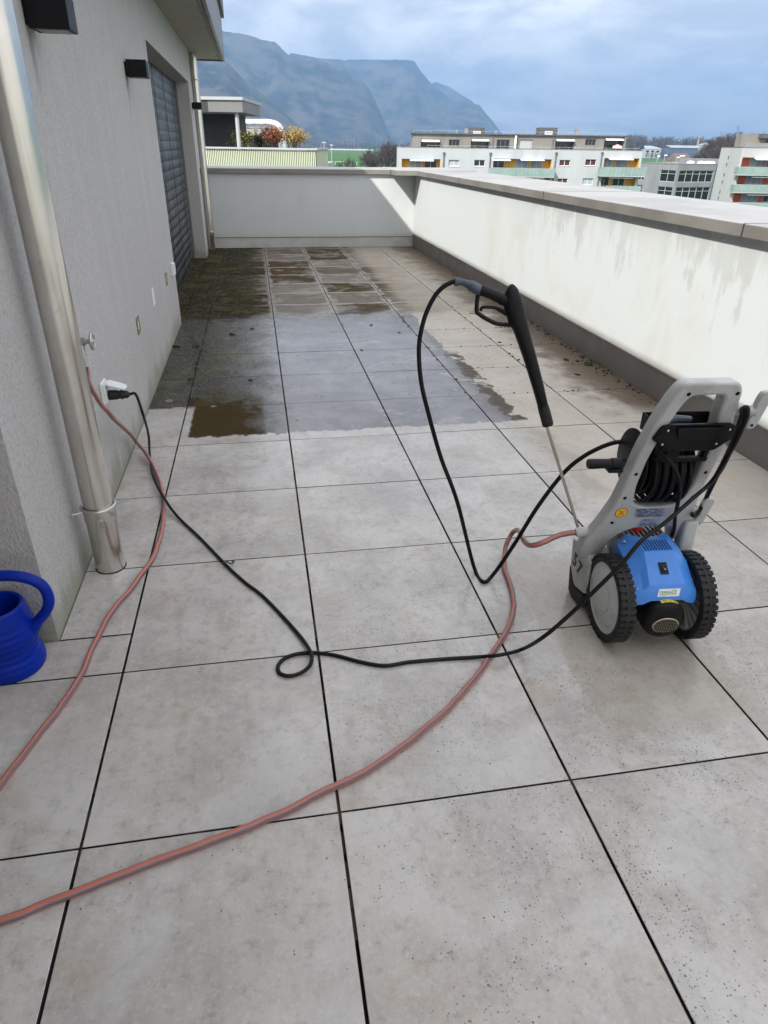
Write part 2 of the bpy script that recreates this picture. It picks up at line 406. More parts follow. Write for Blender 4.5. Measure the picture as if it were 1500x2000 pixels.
simple('sticker_yellow', (.85, .68, .03), .5, var=.03)
simple('sticker_red', (.72, .05, .02), .5, var=.03)
simple('sticker_steel', (.42, .46, .55), .35, .3, var=.18, vscale=60)
simple('ink_green', (.05, .28, .12), .5, var=.02)
simple('ink_black', (.02, .02, .025), .5, var=.02)
simple('ink_brown', (.10, .07, .01), .5, var=.02)
simple('white_plastic', (.74, .76, .78), .4, var=.03)
simple('step_light_frame', (.33, .31, .27), .4, .6)
simple('step_light_glass', (.75, .66, .30), .3, var=.05)
simple('moss', (.050, .046, .018), .95, var=.3, vscale=60)
simple('moss_dark', (.022, .018, .012), .9, var=.3, vscale=60)
simple('moss_green', (.055, .075, .012), .95, var=.3, vscale=60)
simple('stone_pale', (.46, .34, .20), .8, var=.2, vscale=60)
# far things
simple('house_white', (.38, .405, .435), .8, var=.07, vscale=.35, stretch=(1, 1, .3))
simple('house_white_warm', (.39, .40, .41), .8, var=.05, vscale=.35, stretch=(1, 1, .3))
simple('house_grey', (.20, .19, .172), .85, var=.10, vscale=.5, stretch=(1, 1, .3))
simple('concrete_grey', (.225, .235, .255), .85, var=.10, vscale=.5, stretch=(1, 1, .3))
simple('roof_gravel', (.18, .18, .18), .95, var=.15, vscale=1)
simple('roof_dark', (.09, .09, .10), .8, var=.1, vscale=1)
simple('panel_yellow', (.74, .40, .025), .6, var=.04, vscale=1)
simple('panel_orange', (.62, .115, .02), .6, var=.04, vscale=1)
simple('window_glass', (.012, .016, .022), .08, var=.2, vscale=.7)
simple('window_blind', (.34, .36, .38), .6, var=.06, vscale=1)
simple('school_frame', (.40, .42, .44), .5, var=.03)
simple('window_frame', (.62, .63, .63), .5, var=.03)
simple('curtain_blue', (.32, .40, .48), .8, var=.12, vscale=2)
simple('curtain_red', (.075, .014, .018), .8, var=.1, vscale=2)
simple('recess_dark', (.06, .06, .065), .8, var=.1, vscale=1)
simple('rail_glass', (.23, .32, .315), .16, var=.10, vscale=.6)
simple('awning_white', (.78, .79, .80), .7, var=.02)
simple('pipe_dark', (.16, .17, .18), .5, .4)
simple('charcoal', (.030, .031, .035), .75, var=.08, vscale=1)
simple('canopy_grey', (.17, .17, .18), .6, var=.05, vscale=.6)
simple('slat_green', (.52, .57, .43), .55, var=.04, vscale=1)
simple('duct_silver', (.72, .74, .76), .28, .85, var=.05, vscale=2)
simple('beige_panel', (.38, .34, .285), .7, var=.05, vscale=1)
simple('bark', (.060, .050, .045), .95, var=.25, vscale=2)
simple('twig', (.085, .068, .062), .95, var=.25, vscale=.6)
simple('twig_far', (.105, .090, .080), .95, var=.3, vscale=.08)
simple('leaf_yellow', (.36, .25, .05), .6, var=.25, vscale=9)
simple('leaf_yellowgreen', (.22, .23, .035), .6, var=.25, vscale=9)
simple('leaf_red', (.30, .085, .03), .6, var=.3, vscale=9)
simple('leaf_dark', (.035, .060, .022), .6, var=.25, vscale=9)
simple('barn_blue', (.075, .10, .17), .7, var=.08, vscale=.2)
simple('barn_roof', (.30, .33, .37), .6, var=.08, vscale=.2)
simple('old_roof', (.155, .105, .080), .9, var=.2, vscale=.5)
simple('silo_metal', (.42, .46, .47), .45, .5, var=.1, vscale=.2)
simple('chimney_tan', (.42, .27, .14), .8, var=.1, vscale=.3)
simple('greenhouse', (.66, .70, .72), .4, var=.1, vscale=.05)
simple('pole_pale', (.55, .56, .56), .5, .3)
simple('asphalt', (.05, .05, .052), .9, var=.15, vscale=.5)

# ------------------------------------------------------------------ object helpers
def link(o, parent=None, **props):
    COL.objects.link(o)
    if parent: o.parent = parent
    for k, v in props.items():
        if v is not None: o[k] = v
    return o
def empty(name, loc, rz=0.0, **props):
    o = bpy.data.objects.new(name, None); o.empty_display_size = .1
    o.location = loc; o.rotation_euler = (0, 0, rz)
    return link(o, None, **props)
def thing(name, loc, label, cat, group=None, rz=0.0): return empty(name, loc, rz, label=label, category=cat, group=group)
class MB:
    def __init__(s): s.v = []; s.f = []; s.uv = {}; s.mi = []; s.cur = 0
    def _f(s, f, uv=None):
        if uv: s.uv[len(s.f)] = uv
        s.f.append(f); s.mi.append(s.cur)
    def box(s, x0, x1, y0, y1, z0, z1):
        b = len(s.v)
        s.v += [(x, y, z) for z in (z0, z1) for y in (y0, y1) for x in (x0, x1)]
        for f in ((0, 2, 3, 1), (4, 5, 7, 6), (0, 1, 5, 4), (2, 6, 7, 3), (0, 4, 6, 2), (1, 3, 7, 5)): s._f(tuple(b+i for i in f))
        return s
    def cbox(s, c, sz, rot=None):
        b = len(s.v)
        M = rot.to_matrix() if rot else Matrix.Identity(3)
        for z in (-.5, .5):
            for y in (-.5, .5):
                for x in (-.5, .5): s.v.append(tuple(Vector(c)+M @ Vector((x*sz[0], y*sz[1], z*sz[2]))))
        for f in ((0, 2, 3, 1), (4, 5, 7, 6), (0, 1, 5, 4), (2, 6, 7, 3), (0, 4, 6, 2), (1, 3, 7, 5)): s._f(tuple(b+i for i in f))
        return s
    def poly(s, pts): b = len(s.v); s.v += [tuple(p) for p in pts]; s._f(tuple(range(b, b+len(pts)))); return s
    def loft(s, rings, cap=True, closed=True):
        b = len(s.v); k = len(rings[0])
        for r in rings: s.v += [tuple(p) for p in r]
        for i in range(len(rings)-1):
            for j in range(k if closed else k-1):
                j2 = (j+1) % k
                s._f((b+i*k+j, b+i*k+j2, b+(i+1)*k+j2, b+(i+1)*k+j))
        if cap:
            s._f(tuple(b+j for j in reversed(range(k)))); s._f(tuple(b+(len(rings)-1)*k+j for j in range(k)))
        return s
    def lathe(s, prof, c, axis='z', seg=32, cap=True):
        rings = []
        for r, h in prof:
            ring = []
            for j in range(seg):
                a = 2*math.pi*j/seg; p, q = r*math.cos(a), r*math.sin(a)
                ring.append({'z': (c[0]+p, c[1]+q, c[2]+h), 'x': (c[0]+h, c[1]+p, c[2]+q), 'y': (c[0]+p, c[1]+h, c[2]+q)}[axis])
            rings.append(ring)
        return s.loft(rings, cap)
    def tube(s, pts, r, seg=10, cap=True, uv=False):
        pts = [Vector(p) for p in pts]; n = len(pts); rs = r if isinstance(r, (list, tuple)) else [r]*n
        t = (pts[1]-pts[0]).normalized()
        nrm = t.orthogonal().normalized() if abs(t.z) > .9 else Vector((0, 0, 1)).cross(t).normalized()
        b = len(s.v); L = 0
        Ls = []
        for i, p in enumerate(pts):
            t2 = ((pts[min(i+1, n-1)]-pts[max(i-1, 0)])).normalized()
            nrm = (nrm-t2*nrm.dot(t2)).normalized(); bn = t2.cross(nrm)
            if i: L += (p-pts[i-1]).length
            Ls.append(L)
            for j in range(seg):
                a = 2*math.pi*j/seg
                s.v.append(tuple(p+rs[i]*(math.cos(a)*nrm+math.sin(a)*bn)))
        for i in range(n-1):
            for j in range(seg):
                j2 = (j+1) % seg
                u0, u1 = j/seg, (j+1)/seg
                s._f((b+i*seg+j, b+i*seg+j2, b+(i+1)*seg+j2, b+(i+1)*seg+j), [(u0, Ls[i]), (u1, Ls[i]), (u1, Ls[i+1]), (u0, Ls[i+1])] if uv else None)
        if cap:
            s._f(tuple(b+j for j in reversed(range(seg)))); s._f(tuple(b+(n-1)*seg+j for j in range(seg)))
        return s
    def sphere(s, c, r, seg=16, rings=8, sz=(1, 1, 1)):
        rr = []
        for i in range(1, rings):
            th = math.pi*i/rings
            rr.append([(c[0]+sz[0]*r*math.sin(th)*math.cos(2*math.pi*j/seg), c[1]+sz[1]*r*math.sin(th)*math.sin(2*math.pi*j/seg), c[2]-sz[2]*r*math.cos(th)) for j in range(seg)])
        return s.loft(rr, True)
    def build(s, name, mat, parent=None, smooth=35, bevel=0, bseg=2, mats=None, **props):
        me = bpy.data.meshes.new(name); me.from_pydata(s.v, [], s.f)
        for k in ([mat] if not mats else mats): me.materials.append(MATS[k])
        if mats: me.polygons.foreach_set('material_index', s.mi)
        if s.uv:
            ul = me.uv_layers.new(name='UVMap')
            for pi, uv in s.uv.items():
                pl = me.polygons[pi]
                for li, q in zip(pl.loop_indices, uv): ul.data[li].uv = q
        bm = bmesh.new(); bm.from_mesh(me); bmesh.ops.recalc_face_normals(bm, faces=bm.faces); bm.to_mesh(me); bm.free()
        if smooth:
            me.shade_smooth(); me.set_sharp_from_angle(angle=R(smooth))
        o = bpy.data.objects.new(name, me)
        if bevel:
            md = o.modifiers.new('bevel', 'BEVEL'); md.width = bevel; md.segments = bseg; md.limit_method = 'ANGLE'; md.angle_limit = R(40)
        return link(o, parent, **props)
def crom(P, k=12):
    P = [Vector(p) for p in P]; out = []
    Q = [P[0]*2-P[1]]+P+[P[-1]*2-P[-2]]
    for i in range(1, len(Q)-2):
        a, b, c, d = Q[i-1:i+3]
        for j in range(k):
            t = j/k
            out.append(.5*((2*b)+(c-a)*t+(2*a-5*b+4*c-d)*t*t+(3*b-a-3*c+d)*t**3))
    out.append(P[-1]); return out
DG = None
def curve_mesh(cu):
    o = bpy.data.objects.new('tmp', cu); COL.objects.link(o)
    dg = bpy.context.evaluated_depsgraph_get(); dg.update()
    me = bpy.data.meshes.new_from_object(o.evaluated_get(dg))
    bpy.data.objects.remove(o); return me
def plate(name, outer, holes, half, bev, mat, M, parent, smooth=40, **props):
    """flat plate cut from an outline, with rounded rims; M maps (x, y, depth) to the parent's space"""
    cu = bpy.data.curves.new('c', 'CURVE'); cu.dimensions = '2D'; cu.fill_mode = 'BOTH'
    for pl in [outer]+list(holes):
        sp = cu.splines.new('POLY'); sp.points.add(len(pl)-1)
        for p, q in zip(sp.points, pl): p.co = (q[0], q[1], 0, 1)
        sp.use_cyclic_u = True
    cu.extrude = half; cu.bevel_depth = bev; cu.bevel_resolution = 2; cu.offset = -bev
    me = curve_mesh(cu); me.transform(M); me.name = name
    me.materials.clear(); me.materials.append(MATS[mat])
    if M.to_3x3().determinant() < 0: me.flip_normals()
    me.shade_smooth(); me.set_sharp_from_angle(angle=R(smooth))
    return link(bpy.data.objects.new(name, me), parent, **props)
def text(name, body, size, mat, M, parent, shear=0.0, depth=.0002, bold=0.0):
    cu = bpy.data.curves.new('t', 'FONT'); cu.body = body; cu.size = size; cu.align_x = 'CENTER'; cu.align_y = 'CENTER'; cu.shear = shear; cu.extrude = depth
    cu.resolution_u = 3; cu.offset = bold
    me = curve_mesh(cu); me.transform(M); me.name = name; me.materials.clear(); me.materials.append(MATS[mat])
    return link(bpy.data.objects.new(name, me), parent)
def rnd(pl, r=.012, k=4):
    """round the corners of a polygon"""
    out = []; n = len(pl)
    for i in range(n):
        a, b, c = Vector(pl[i-1]), Vector(pl[i]), Vector(pl[(i+1) % n])
        d1, d2 = (a-b), (c-b); q = min(r, d1.length*.45, d2.length*.45)
        p1, p2 = b+d1.normalized()*q, b+d2.normalized()*q
        for j in range(k+1):
            t = j/k; out.append(tuple((1-t)**2*p1+2*t*(1-t)*b+t*t*p2))
    return out
def copy_tree(o, parent=None):
    c = o.copy(); COL.objects.link(c)
    if parent: c.parent = parent
    for ch in [x for x in bpy.data.objects if x.parent == o]: copy_tree(ch, c)
    return c

# ================================================================== THE TERRACE
HW, RW, EW, XE = -0.83, 2.39, 10.38, -0.36     # house wall, right parapet, end parapet, eave edge
YC = 0.79                                       # near corner of the house wall
YB = -5.0
floor = MB().box(-3.3, RW, YB, EW, -.25, -.032).build('terrace_floor', 'slab_dark', kind='structure')
tiles = {}
def tile_mesh(w, h, s=.0):
    key = (round(w, 3), round(h, 3))
    if key not in tiles:
        b = MB().box(0, w, 0, h, -.022, 0)
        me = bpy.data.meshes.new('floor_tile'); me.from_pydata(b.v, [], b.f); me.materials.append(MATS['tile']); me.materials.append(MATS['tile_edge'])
        bm = bmesh.new(); bm.from_mesh(me); bmesh.ops.recalc_face_normals(bm, faces=bm.faces)
        bmesh.ops.bevel(bm, geom=[e for e in bm.edges if min(v.co.z for v in e.verts) > -.01], offset=.0012, segments=1, affect='EDGES')
        for f in bm.faces: f.material_index = 0 if f.normal.z > .5 else 1
        bm.to_mesh(me); bm.free(); tiles[key] = me
    return tiles[key]
GX, GY = .0072, .0056
for i in range(-6, 4):
    for j in range(-9, 18):
        x0, x1 = i*.6+GX/2, (i+1)*.6-GX/2; y0, y1 = j*.6+GY/2, (j+1)*.6-GY/2
        if i < -1 and y0 > YC: continue
        if j < -8 or (i < -4): continue
        if y1 < -1.3 and i < -3: continue
        if i == -2:
            if y0 > YC: continue
            if y1 > YC:                         # the tile that is cut round the corner of the wall
                x0a = HW+.004
                t1 = bpy.data.objects.new('floor_tile', tile_mesh(x1-x0, YC-.004-y0)); t1.location = (x0, y0, 0); link(t1, floor)
                continue
        if i < -1 and y1 > YC: y1 = YC-.004
        if j == 17: y1 = EW-.004
        if i == 3: x1 = RW-.004
        if y1-y0 < .02: continue
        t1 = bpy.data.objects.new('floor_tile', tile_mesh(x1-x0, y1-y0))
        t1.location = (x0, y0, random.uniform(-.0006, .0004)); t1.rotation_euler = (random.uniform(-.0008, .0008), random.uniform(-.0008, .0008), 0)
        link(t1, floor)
# the narrow cut row along the house wall
for j in range(1, 18):
    y0, y1 = max(j*.6+GY/2, YC+.003), min((j+1)*.6-GY/2, EW-.004)
    x0, x1 = HW+.004, -.6-GX/2
    t1 = bpy.data.objects.new('floor_tile', tile_mesh(x1-x0, y1-y0)); t1.location = (x0, y0, random.uniform(-.0005, .0003)); link(t1, floor)
t1 = bpy.data.objects.new('floor_tile', tile_mesh(.15, .40)); t1.location = (HW-.155, 9.855, -.001); link(t1, floor)
MB().box(-1.02, HW-.002, 5.32, 9.36, -.03, -.004).build('door_sill', 'tile', floor)
# pieces of the plastic spacers that show in the joints
sp = MB()
for i in range(0, 3):
    for j in (0, 1, 2):
        sp.box(i*.6-.0028, i*.6+.0028, j*.6-.03, j*.6+.03, -.02, -.004); sp.box(i*.6-.035, i*.6+.035, j*.6-.0016, j*.6+.0016, -.02, -.003)
sp.build('joint_spacer', 'joint_dirt', floor, smooth=0, kind='stuff')
# dirt that has settled in the joints
jd = MB()
for k in range(900):
    if random.random() < .55:
        i = random.choice((0, 1, 2, 3, -1)); y = random.uniform(-.6, 9); L = random.uniform(.01, .08)
        jd.box(i*.6-.003, i*.6+.003, y, y+L, -.02, -random.uniform(.004, .012))
    else:
        j = random.randint(0, 16); x = random.uniform(-.55, 2.3); L = random.uniform(.02, .14)
        jd.box(x, x+L, j*.6-.0018, j*.6+.0018, -.02, -random.uniform(.003, .009))
jd.build('joint_dirt', 'joint_dirt', floor, smooth=0, kind='stuff')

# ------------------------------------------------------------------ the house
house = thing('apartment_house', (-4, 5, GZ), 'grey plastered penthouse wall with wide eave along the terrace', 'house')
def hp(mb, name, mat, **k):
    o = mb.build(name, mat, house, **k); o.location = (4, -5, -GZ); return o
OP0, OP1, OPZ = 5.32, 9.36, 2.12
w = MB()
w.box(-9, HW, YC, OP0, -.03, 2.51)                      # long wall up to the opening
w.box(-9, HW, OP1, 9.86, -.03, 2.51)                    # pier
w.box(-9, HW, OP0, OP1, OPZ, 2.51)                      # lintel
w.box(-9, -.875, 9.86, 11.0, -.03, 2.51)                # recessed end
w.box(-9, -1.06, OP0, OP1, -.03, OPZ)                   # back of the opening
w.box(-9, -3.3, YB-5, YC, -.03, 2.51)                   # wall set back left of the photographer
hp(w, 'wall', 'plaster', smooth=0)
hp(MB().box(-.877, -.868, 9.885, 9.93, 0, 2.505), 'wall_reveal', 'fascia_dark', smooth=0)
hp(MB().box(-9, XE-.06, YB-5, 11.02, 2.515, 2.60), 'soffit', 'soffit_paint', smooth=0)
hp(MB().box(XE-.06, XE-.03, YB-5, 11.06, 2.495, 3.02).box(-9, XE-.06, 11.02, 11.06, 2.495, 3.02), 'fascia', 'fascia_metal', smooth=0, bevel=.004)
hp(MB().box(-9, XE+.012, YB-5, 11.09, 3.022, 3.255), 'roof_edge', 'fascia_dark', smooth=0, bevel=.006)
hp(MB().box(-9, XE-.07, YB-5, 11.0, 2.602, 3.018), 'roof', 'roof_gravel', smooth=0)
hp(MB().box(-9, 3.2, YB-5, 11.6, GZ, -.26), 'lower_floors', 'house_white_warm', smooth=0)
# faint dark drip groove under the eave
hp(MB().box(XE-.115, XE-.10, YB-5, 10.97, 2.512, 2.5148), 'drip_groove', 'fascia_dark', smooth=0)
# window blind in the opening
bl = thing('window_blind', (-1.0, (OP0+OP1)/2, 0), 'closed dark grey slatted window blind in the house wall', 'blind')
pitch = .0955; ns = 22
prof = []
for k in range(7):
    t = k/6; prof.append((-.012+.009*math.sin(t*math.pi)+.010*t, t*.100))
b = MB()
L2 = (OP1-OP0)/2-.05
b.loft([[(x, -L2, z) for x, z in prof]+[(x-.0015, -L2, z) for x, z in reversed(prof)], [(x, L2, z) for x, z in prof]+[(x-.0015, L2, z) for x, z in reversed(prof)]])
s0 = b.build('slat', 'slat_metal', bl, smooth=30); s0.location = (0, 0, .012)
for k in range(1, ns):
    c = s0.copy(); COL.objects.link(c); c.parent = bl; c.location = (0, 0, .012+k*pitch); c.rotation_euler = (0, random.uniform(-.012, .012), 0)
for yy in (-1.32, -.42, .48, 1.35):
    MB().box(.010, .014, yy-.007, yy+.007, .01, 2.10).build('cord', 'shutter_dark', bl, smooth=0)
for sy in (-1, 1):
    MB().box(-.03, .022, sy*L2+(.0 if sy > 0 else -.045), sy*L2+(.045 if sy > 0 else 0), 0, 2.115).build('guide_rail', 'fascia_metal', bl, smooth=0, bevel=.003)
MB().box(-.055, -.045, -L2, L2, 0, 2.11).build('backing', 'shutter_dark', bl, smooth=0)

# ------------------------------------------------------------------ parapets
def parapet(name, label, horizontal):
    return thing(name, (RW+.4, 4, 0) if not horizontal else (1, EW+.5, 0), label, 'parapet')
pr = parapet('parapet_wall', 'long sunlit white parapet with wide metal coping on the right', False)
def pp(mb, nm, mat, par, **k):
    o = mb.build(nm, mat, par, **k); o.location = -par.location; return o
CT, CB = 1.112, 1.046
pp(MB().box(RW, 3.12, YB-3, EW+1.18, -.25, CB), 'wall_panel', 'parapet_paint', pr, smooth=0)
ys = [YB-3, -.4, 2.24, 4.95, 7.65, 9.92]
for a, bb in zip(ys[:-1], ys[1:]):
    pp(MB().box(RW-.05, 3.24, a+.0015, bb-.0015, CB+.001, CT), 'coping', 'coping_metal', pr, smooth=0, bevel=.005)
for a in ys[1:-1]:
    pp(MB().box(RW-.047, 3.235, a-.06, a+.06, CB+.004, CT-.003), 'coping_joint', 'coping_metal', pr, smooth=0)
    pp(MB().box(RW-.0515, 3.2, a-.004, a+.004, CB+.002, CT+.001), 'seam', 'fascia_dark', pr, smooth=0)
pp(MB().box(RW-.006, RW-.001, YB, EW-.012, .004, .185), 'kick_plate', 'kick_brown', pr, smooth=0)
pp(MB().box(RW-.011, RW-.001, YB, EW-.012, .186, .194), 'kick_lip', 'kick_brown', pr, smooth=0)
sc0 = None
for k in range(26):
    y = -.1+k*.405
    if sc0 is None:
        b = MB().lathe([(.0065, 0), (.0065, .002), (.003, .004)], (0, 0, 0), 'x', 10); sc0 = b.build('screw', 'screw_metal', pr); s1 = sc0
    else: s1 = sc0.copy(); COL.objects.link(s1); s1.parent = pr
    s1.rotation_euler = (0, math.pi, 0); s1.location = Vector((RW-.0062, y, .165))-pr.location
pe = parapet('parapet_wall', 'short half shaded white parapet closing the far end of the terrace', True)
pp(MB().box(-.89, RW-.002, EW, EW+1.18, -.25, CB), 'wall_panel', 'parapet_paint', pe, smooth=0)
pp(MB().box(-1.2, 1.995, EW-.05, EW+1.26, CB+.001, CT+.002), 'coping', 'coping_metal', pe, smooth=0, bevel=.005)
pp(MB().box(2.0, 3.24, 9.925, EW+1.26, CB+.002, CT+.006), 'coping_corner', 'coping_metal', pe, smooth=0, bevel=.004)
for u in ((RW-.048, 2.0, 9.925), ):
    pass
pp(MB().box(-.80, RW-.013, EW-.006, EW-.001, .004, .148), 'kick_plate', 'kick_pale', pe, smooth=0)
pp(MB().box(-.80, RW-.013, EW-.012, EW-.001, .149, .157), 'kick_lip', 'fascia_metal', pe, smooth=0)
for k in range(9):
    c = sc0.copy(); COL.objects.link(c); c.parent = pe; c.rotation_euler = (0, 0, -math.pi/2); c.location = Vector((-.36+k*.34, EW-.0062, .125))-pe.location

# ------------------------------------------------------------------ rain pipes
def rain_pipe(x, y, top, zj, label, holder):
    t = thing('rain_pipe', (x, y, 0), label, 'drain pipe', 'steel rain pipes on the house wall')
    MB().tube([(0, 0, zj-.01), (0, 0, top)], .0515, 40).build('pipe', 'pipe_steel', t)
    MB().lathe([(.0535, .002), (.0535, zj-.055), (.0565, zj-.05), (.0565, zj), (.053, zj+.004)], (0, 0, 0), 'z', 40).build('pipe_socket', 'pipe_steel', t)
    b = MB(); ring = [(.058*math.cos(2*math.pi*k/40), .058*math.sin(2*math.pi*k/40), zj+.004) for k in range(41)]
    b.tube(ring, .0062, 8, cap=False).build('collar', 'screw_metal', t)
    MB().tube([(-.055, -.02, zj-.012), (HW-x+.001, -.03, zj-.014)], .004, 8).build('holder_rod', 'screw_metal', t)
    MB().lathe([(.013, 0), (.013, .004)], (HW-x+.0005, -.03, zj-.014), 'x', 16).build('wall_rosette', 'screw_metal', t)
    MB().cbox((.012, -.058, zj-.045), (.014, .006, .03)).cbox((.02, -.06, zj-.05), (.007, .01, .012)).build('clasp', 'screw_metal', t, bevel=.001)
    MB().lathe([(.056, 0), (.056, .004)], (0, 0, -.001), 'z', 40).build('floor_gap', 'slab_dark', t)
    return t
rain_pipe(-.74, 1.222, 2.505, .262, 'thick steel rain pipe in the foreground beside the blue watering can', True)
t2 = rain_pipe(-.795, 10.235, 2.505, .25, 'slim looking steel rain pipe at the far corner of the terrace', True)
MB().tube([(HW-.795+.775, -.05, 0)][:1]*1+[(-.062, -.075, 2.5)], .012, 8) if False else None
b = MB()
ring = [(.055*math.cos(2*math.pi*k/40), .055*math.sin(2*math.pi*k/40), 2.2) for k in range(41)]
b.tube(ring, .006, 8, cap=False).build('collar', 'screw_metal', t2)

# ------------------------------------------------------------------ wall lamps, step lights, sockets, tap
def wall_lamp(y, z, label, w=.13, h=.092, L=.12):
    t = thing('wall_lamp', (HW, y, z), label, 'wall lamp', 'black box wall lamps')
    MB().box(.012, w, -.0, L, 0, h).build('lamp_body', 'lamp_black', t, smooth=0, bevel=.002)
    MB().box(.0, .0115, .012, L-.012, .012, h-.012).build('wall_plate', 'lamp_black', t, smooth=0)
    MB().box(.03, w-.015, .015, L-.015, -.002, .001).build('lens', 'step_light_frame', t, smooth=0)
wall_lamp(1.885, 1.772, 'large looking black box wall lamp above the near rain pipe', .145, .10, .13)
wall_lamp(4.035, 1.787, 'black box wall lamp just before the window blind')
wall_lamp(9.56, 1.828, 'small looking black box wall lamp by the far rain pipe', .125, .08)
def step_light(y, z, label, sz=.095):
    t = thing('step_light', (HW, y, z), label, 'wall light', 'small recessed wall lights low on the house wall')
    h = sz/2
    b = MB()
    for (a, bb, c, dd) in ((-h, h, -h, -h*.55), (-h, h, h*.55, h), (-h, -h*.55, -h*.55, h*.55), (h*.55, h, -h*.55, h*.55)): b.box(.0005, .006, a, bb, c, dd)
    b.build('frame', 'step_light_frame', t, smooth=0)
    MB().box(.0005, .003, -h*.55, h*.55, -h*.55, h*.55).build('glass', 'step_light_glass', t, smooth=0)
step_light(3.115, .485, 'yellowish square step light low on the wall, nearer of the two')
step_light(4.66, .49, 'yellowish square step light beside the window blind, farther of the two', .09)
t = thing('cover_plate', (HW, 3.85, .50), 'blank narrow white cover plate between the two step lights', 'cover plate')
MB().box(.0005, .005, -.045, .05, -.05, .06).build('plate', 'white_plastic', t, smooth=0, bevel=.001)
t = thing('wall_socket', (HW, 5.08, .50), 'closed white socket on the wall right beside the window blind', 'socket')
MB().box(.0005, .018, -.045, .045, -.05, .05).build('box', 'white_plastic', t, smooth=0, bevel=.003)
MB().box(.0182, .03, -.04, .04, -.045, .045).build('lid', 'white_plastic', t, smooth=0, bevel=.003)
t = thing('wall_socket', (HW, 1.985, .448), 'white outdoor socket with lifted lid and black plug in it', 'socket')
MB().box(.0005, .012, -.047, .047, -.05, .05).build('frame', 'white_plastic', t, smooth=0, bevel=.003)
MB().box(.0122, .022, -.040, .040, -.043, .043).build('box', 'white_plastic', t, smooth=0, bevel=.003)
plate('lid', rnd([(0, -.036), (.072, -.034), (.085, -.02), (.085, .02), (.072, .034), (0, .036)], .01), [], .002, .0015, 'white_plastic',
      Matrix.Translation((.024, 0, .042)) @ Matrix.Rotation(R(18), 4, 'Y'), t)
b = MB(); b.lathe([(.021, .02), (.0225, .03), (.021, .06), (.018, .068), (.018, .078), (.020, .08), (.020, .088), (.017, .09), (.016, .108), (.010, .114), (.006, .116)], (0, 0, 0), 'x', 20)
PLUGO = Vector((HW, 1.985, .432))
# outdoor tap behind the near pipe
tp = thing('outdoor_tap', (HW, 1.668, .752), 'chrome outdoor tap with round handwheel peeking out behind the pipe', 'tap')
MB().lathe([(.028, 0), (.028, .004), (.012, .006), (.012, .02), (.016, .022), (.016, .045), (.009, .047), (.009, .07)], (0, 0, 0), 'x', 18).build('body', 'screw_metal', tp)
MB().tube([(.03, 0, -.005), (.032, -.01, -.04), (.032, -.012, -.06)], [.011, .010, .012], 12).build('spout', 'screw_metal', tp)
b = MB(); ring = [(.072, .028*math.cos(2*math.pi*k/28), .028*math.sin(2*math.pi*k/28)) for k in range(29)]
b.tube(ring, .0058, 8, cap=False)
for k in range(5):
    a = 2*math.pi*k/5; b.tube([(.070, 0, 0), (.072, .027*math.cos(a), .027*math.sin(a))], .0042, 6)
b.sphere((.070, 0, 0), .010, 10, 6).build('handwheel', 'screw_metal', tp)

# ================================================================== watering can
wc = thing('watering_can', (-.938, .688, 0), 'bright blue plastic watering can at the house corner', 'watering can')
prof = []
for k in range(46):
    z = .225*k/45
    r = .096 if z < .035 else .096-.009*math.sin(min(1, (z-.035)/.05)*math.pi/2)
    if z > .085: r = .087+.005*math.sin(min(1, (z-.085)/.04)*math.pi/2)
    if z > .135: r = .092-.016*((z-.135)/.09)**1.3
    if z < .008: r -= (.008-z)*.6
    r += .0012*math.sin(z*2*math.pi/.022)*(1 if .02 < z < .19 else 0)
    prof.append((r, z))
prof += [(.072, .229), (.066, .227), (.064, .20), (.066, .10), (.078, .02), (.002, .012)]
MB().lathe(prof, (0, 0, 0), 'z', 56, cap=True).build('body', 'can_blue', wc, smooth=60)
hp_ = crom([(.070, .0, .120), (.098, 0, .150), (.138, -.0, .196), (.152, 0, .240), (.140, 0, .288), (.095, 0, .318), (.03, 0, .328), (-.04, 0, .322), (-.085, 0, .28), (-.085, 0, .215)], 8)
MB().tube(hp_, [.027-.0011*i if i < 10 else .016 for i in range(len(hp_))], 14).build('handle', 'can_blue', wc, smooth=60)
MB().tube(crom([(-.07, -.0, .06), (-.13, .0, .12), (-.20, 0, .21), (-.26, 0, .27)], 8), .016, 14).build('spout', 'can_blue', wc, smooth=60)
MB().lathe([(.018, 0), (.038, .03), (.038, .034)], (-.262, 0, .27), 'z', 24).build('rose', 'can_blue', wc)

# ================================================================== pressure washer
TH = -.085
WO = Vector((.928+.1565*math.cos(TH), .554+.1565*math.sin(TH), 0))
EX = Vector((math.cos(TH), math.sin(TH), 0)); EY = Vector((-math.sin(TH), math.cos(TH), 0))
pw = thing('pressure_washer', WO, 'grey and blue pressure washer with two big wheels and black hose reel', 'pressure washer', rz=TH)
def L2W(x, y, z): return WO+EX*x+EY*y+Vector((0, 0, z))
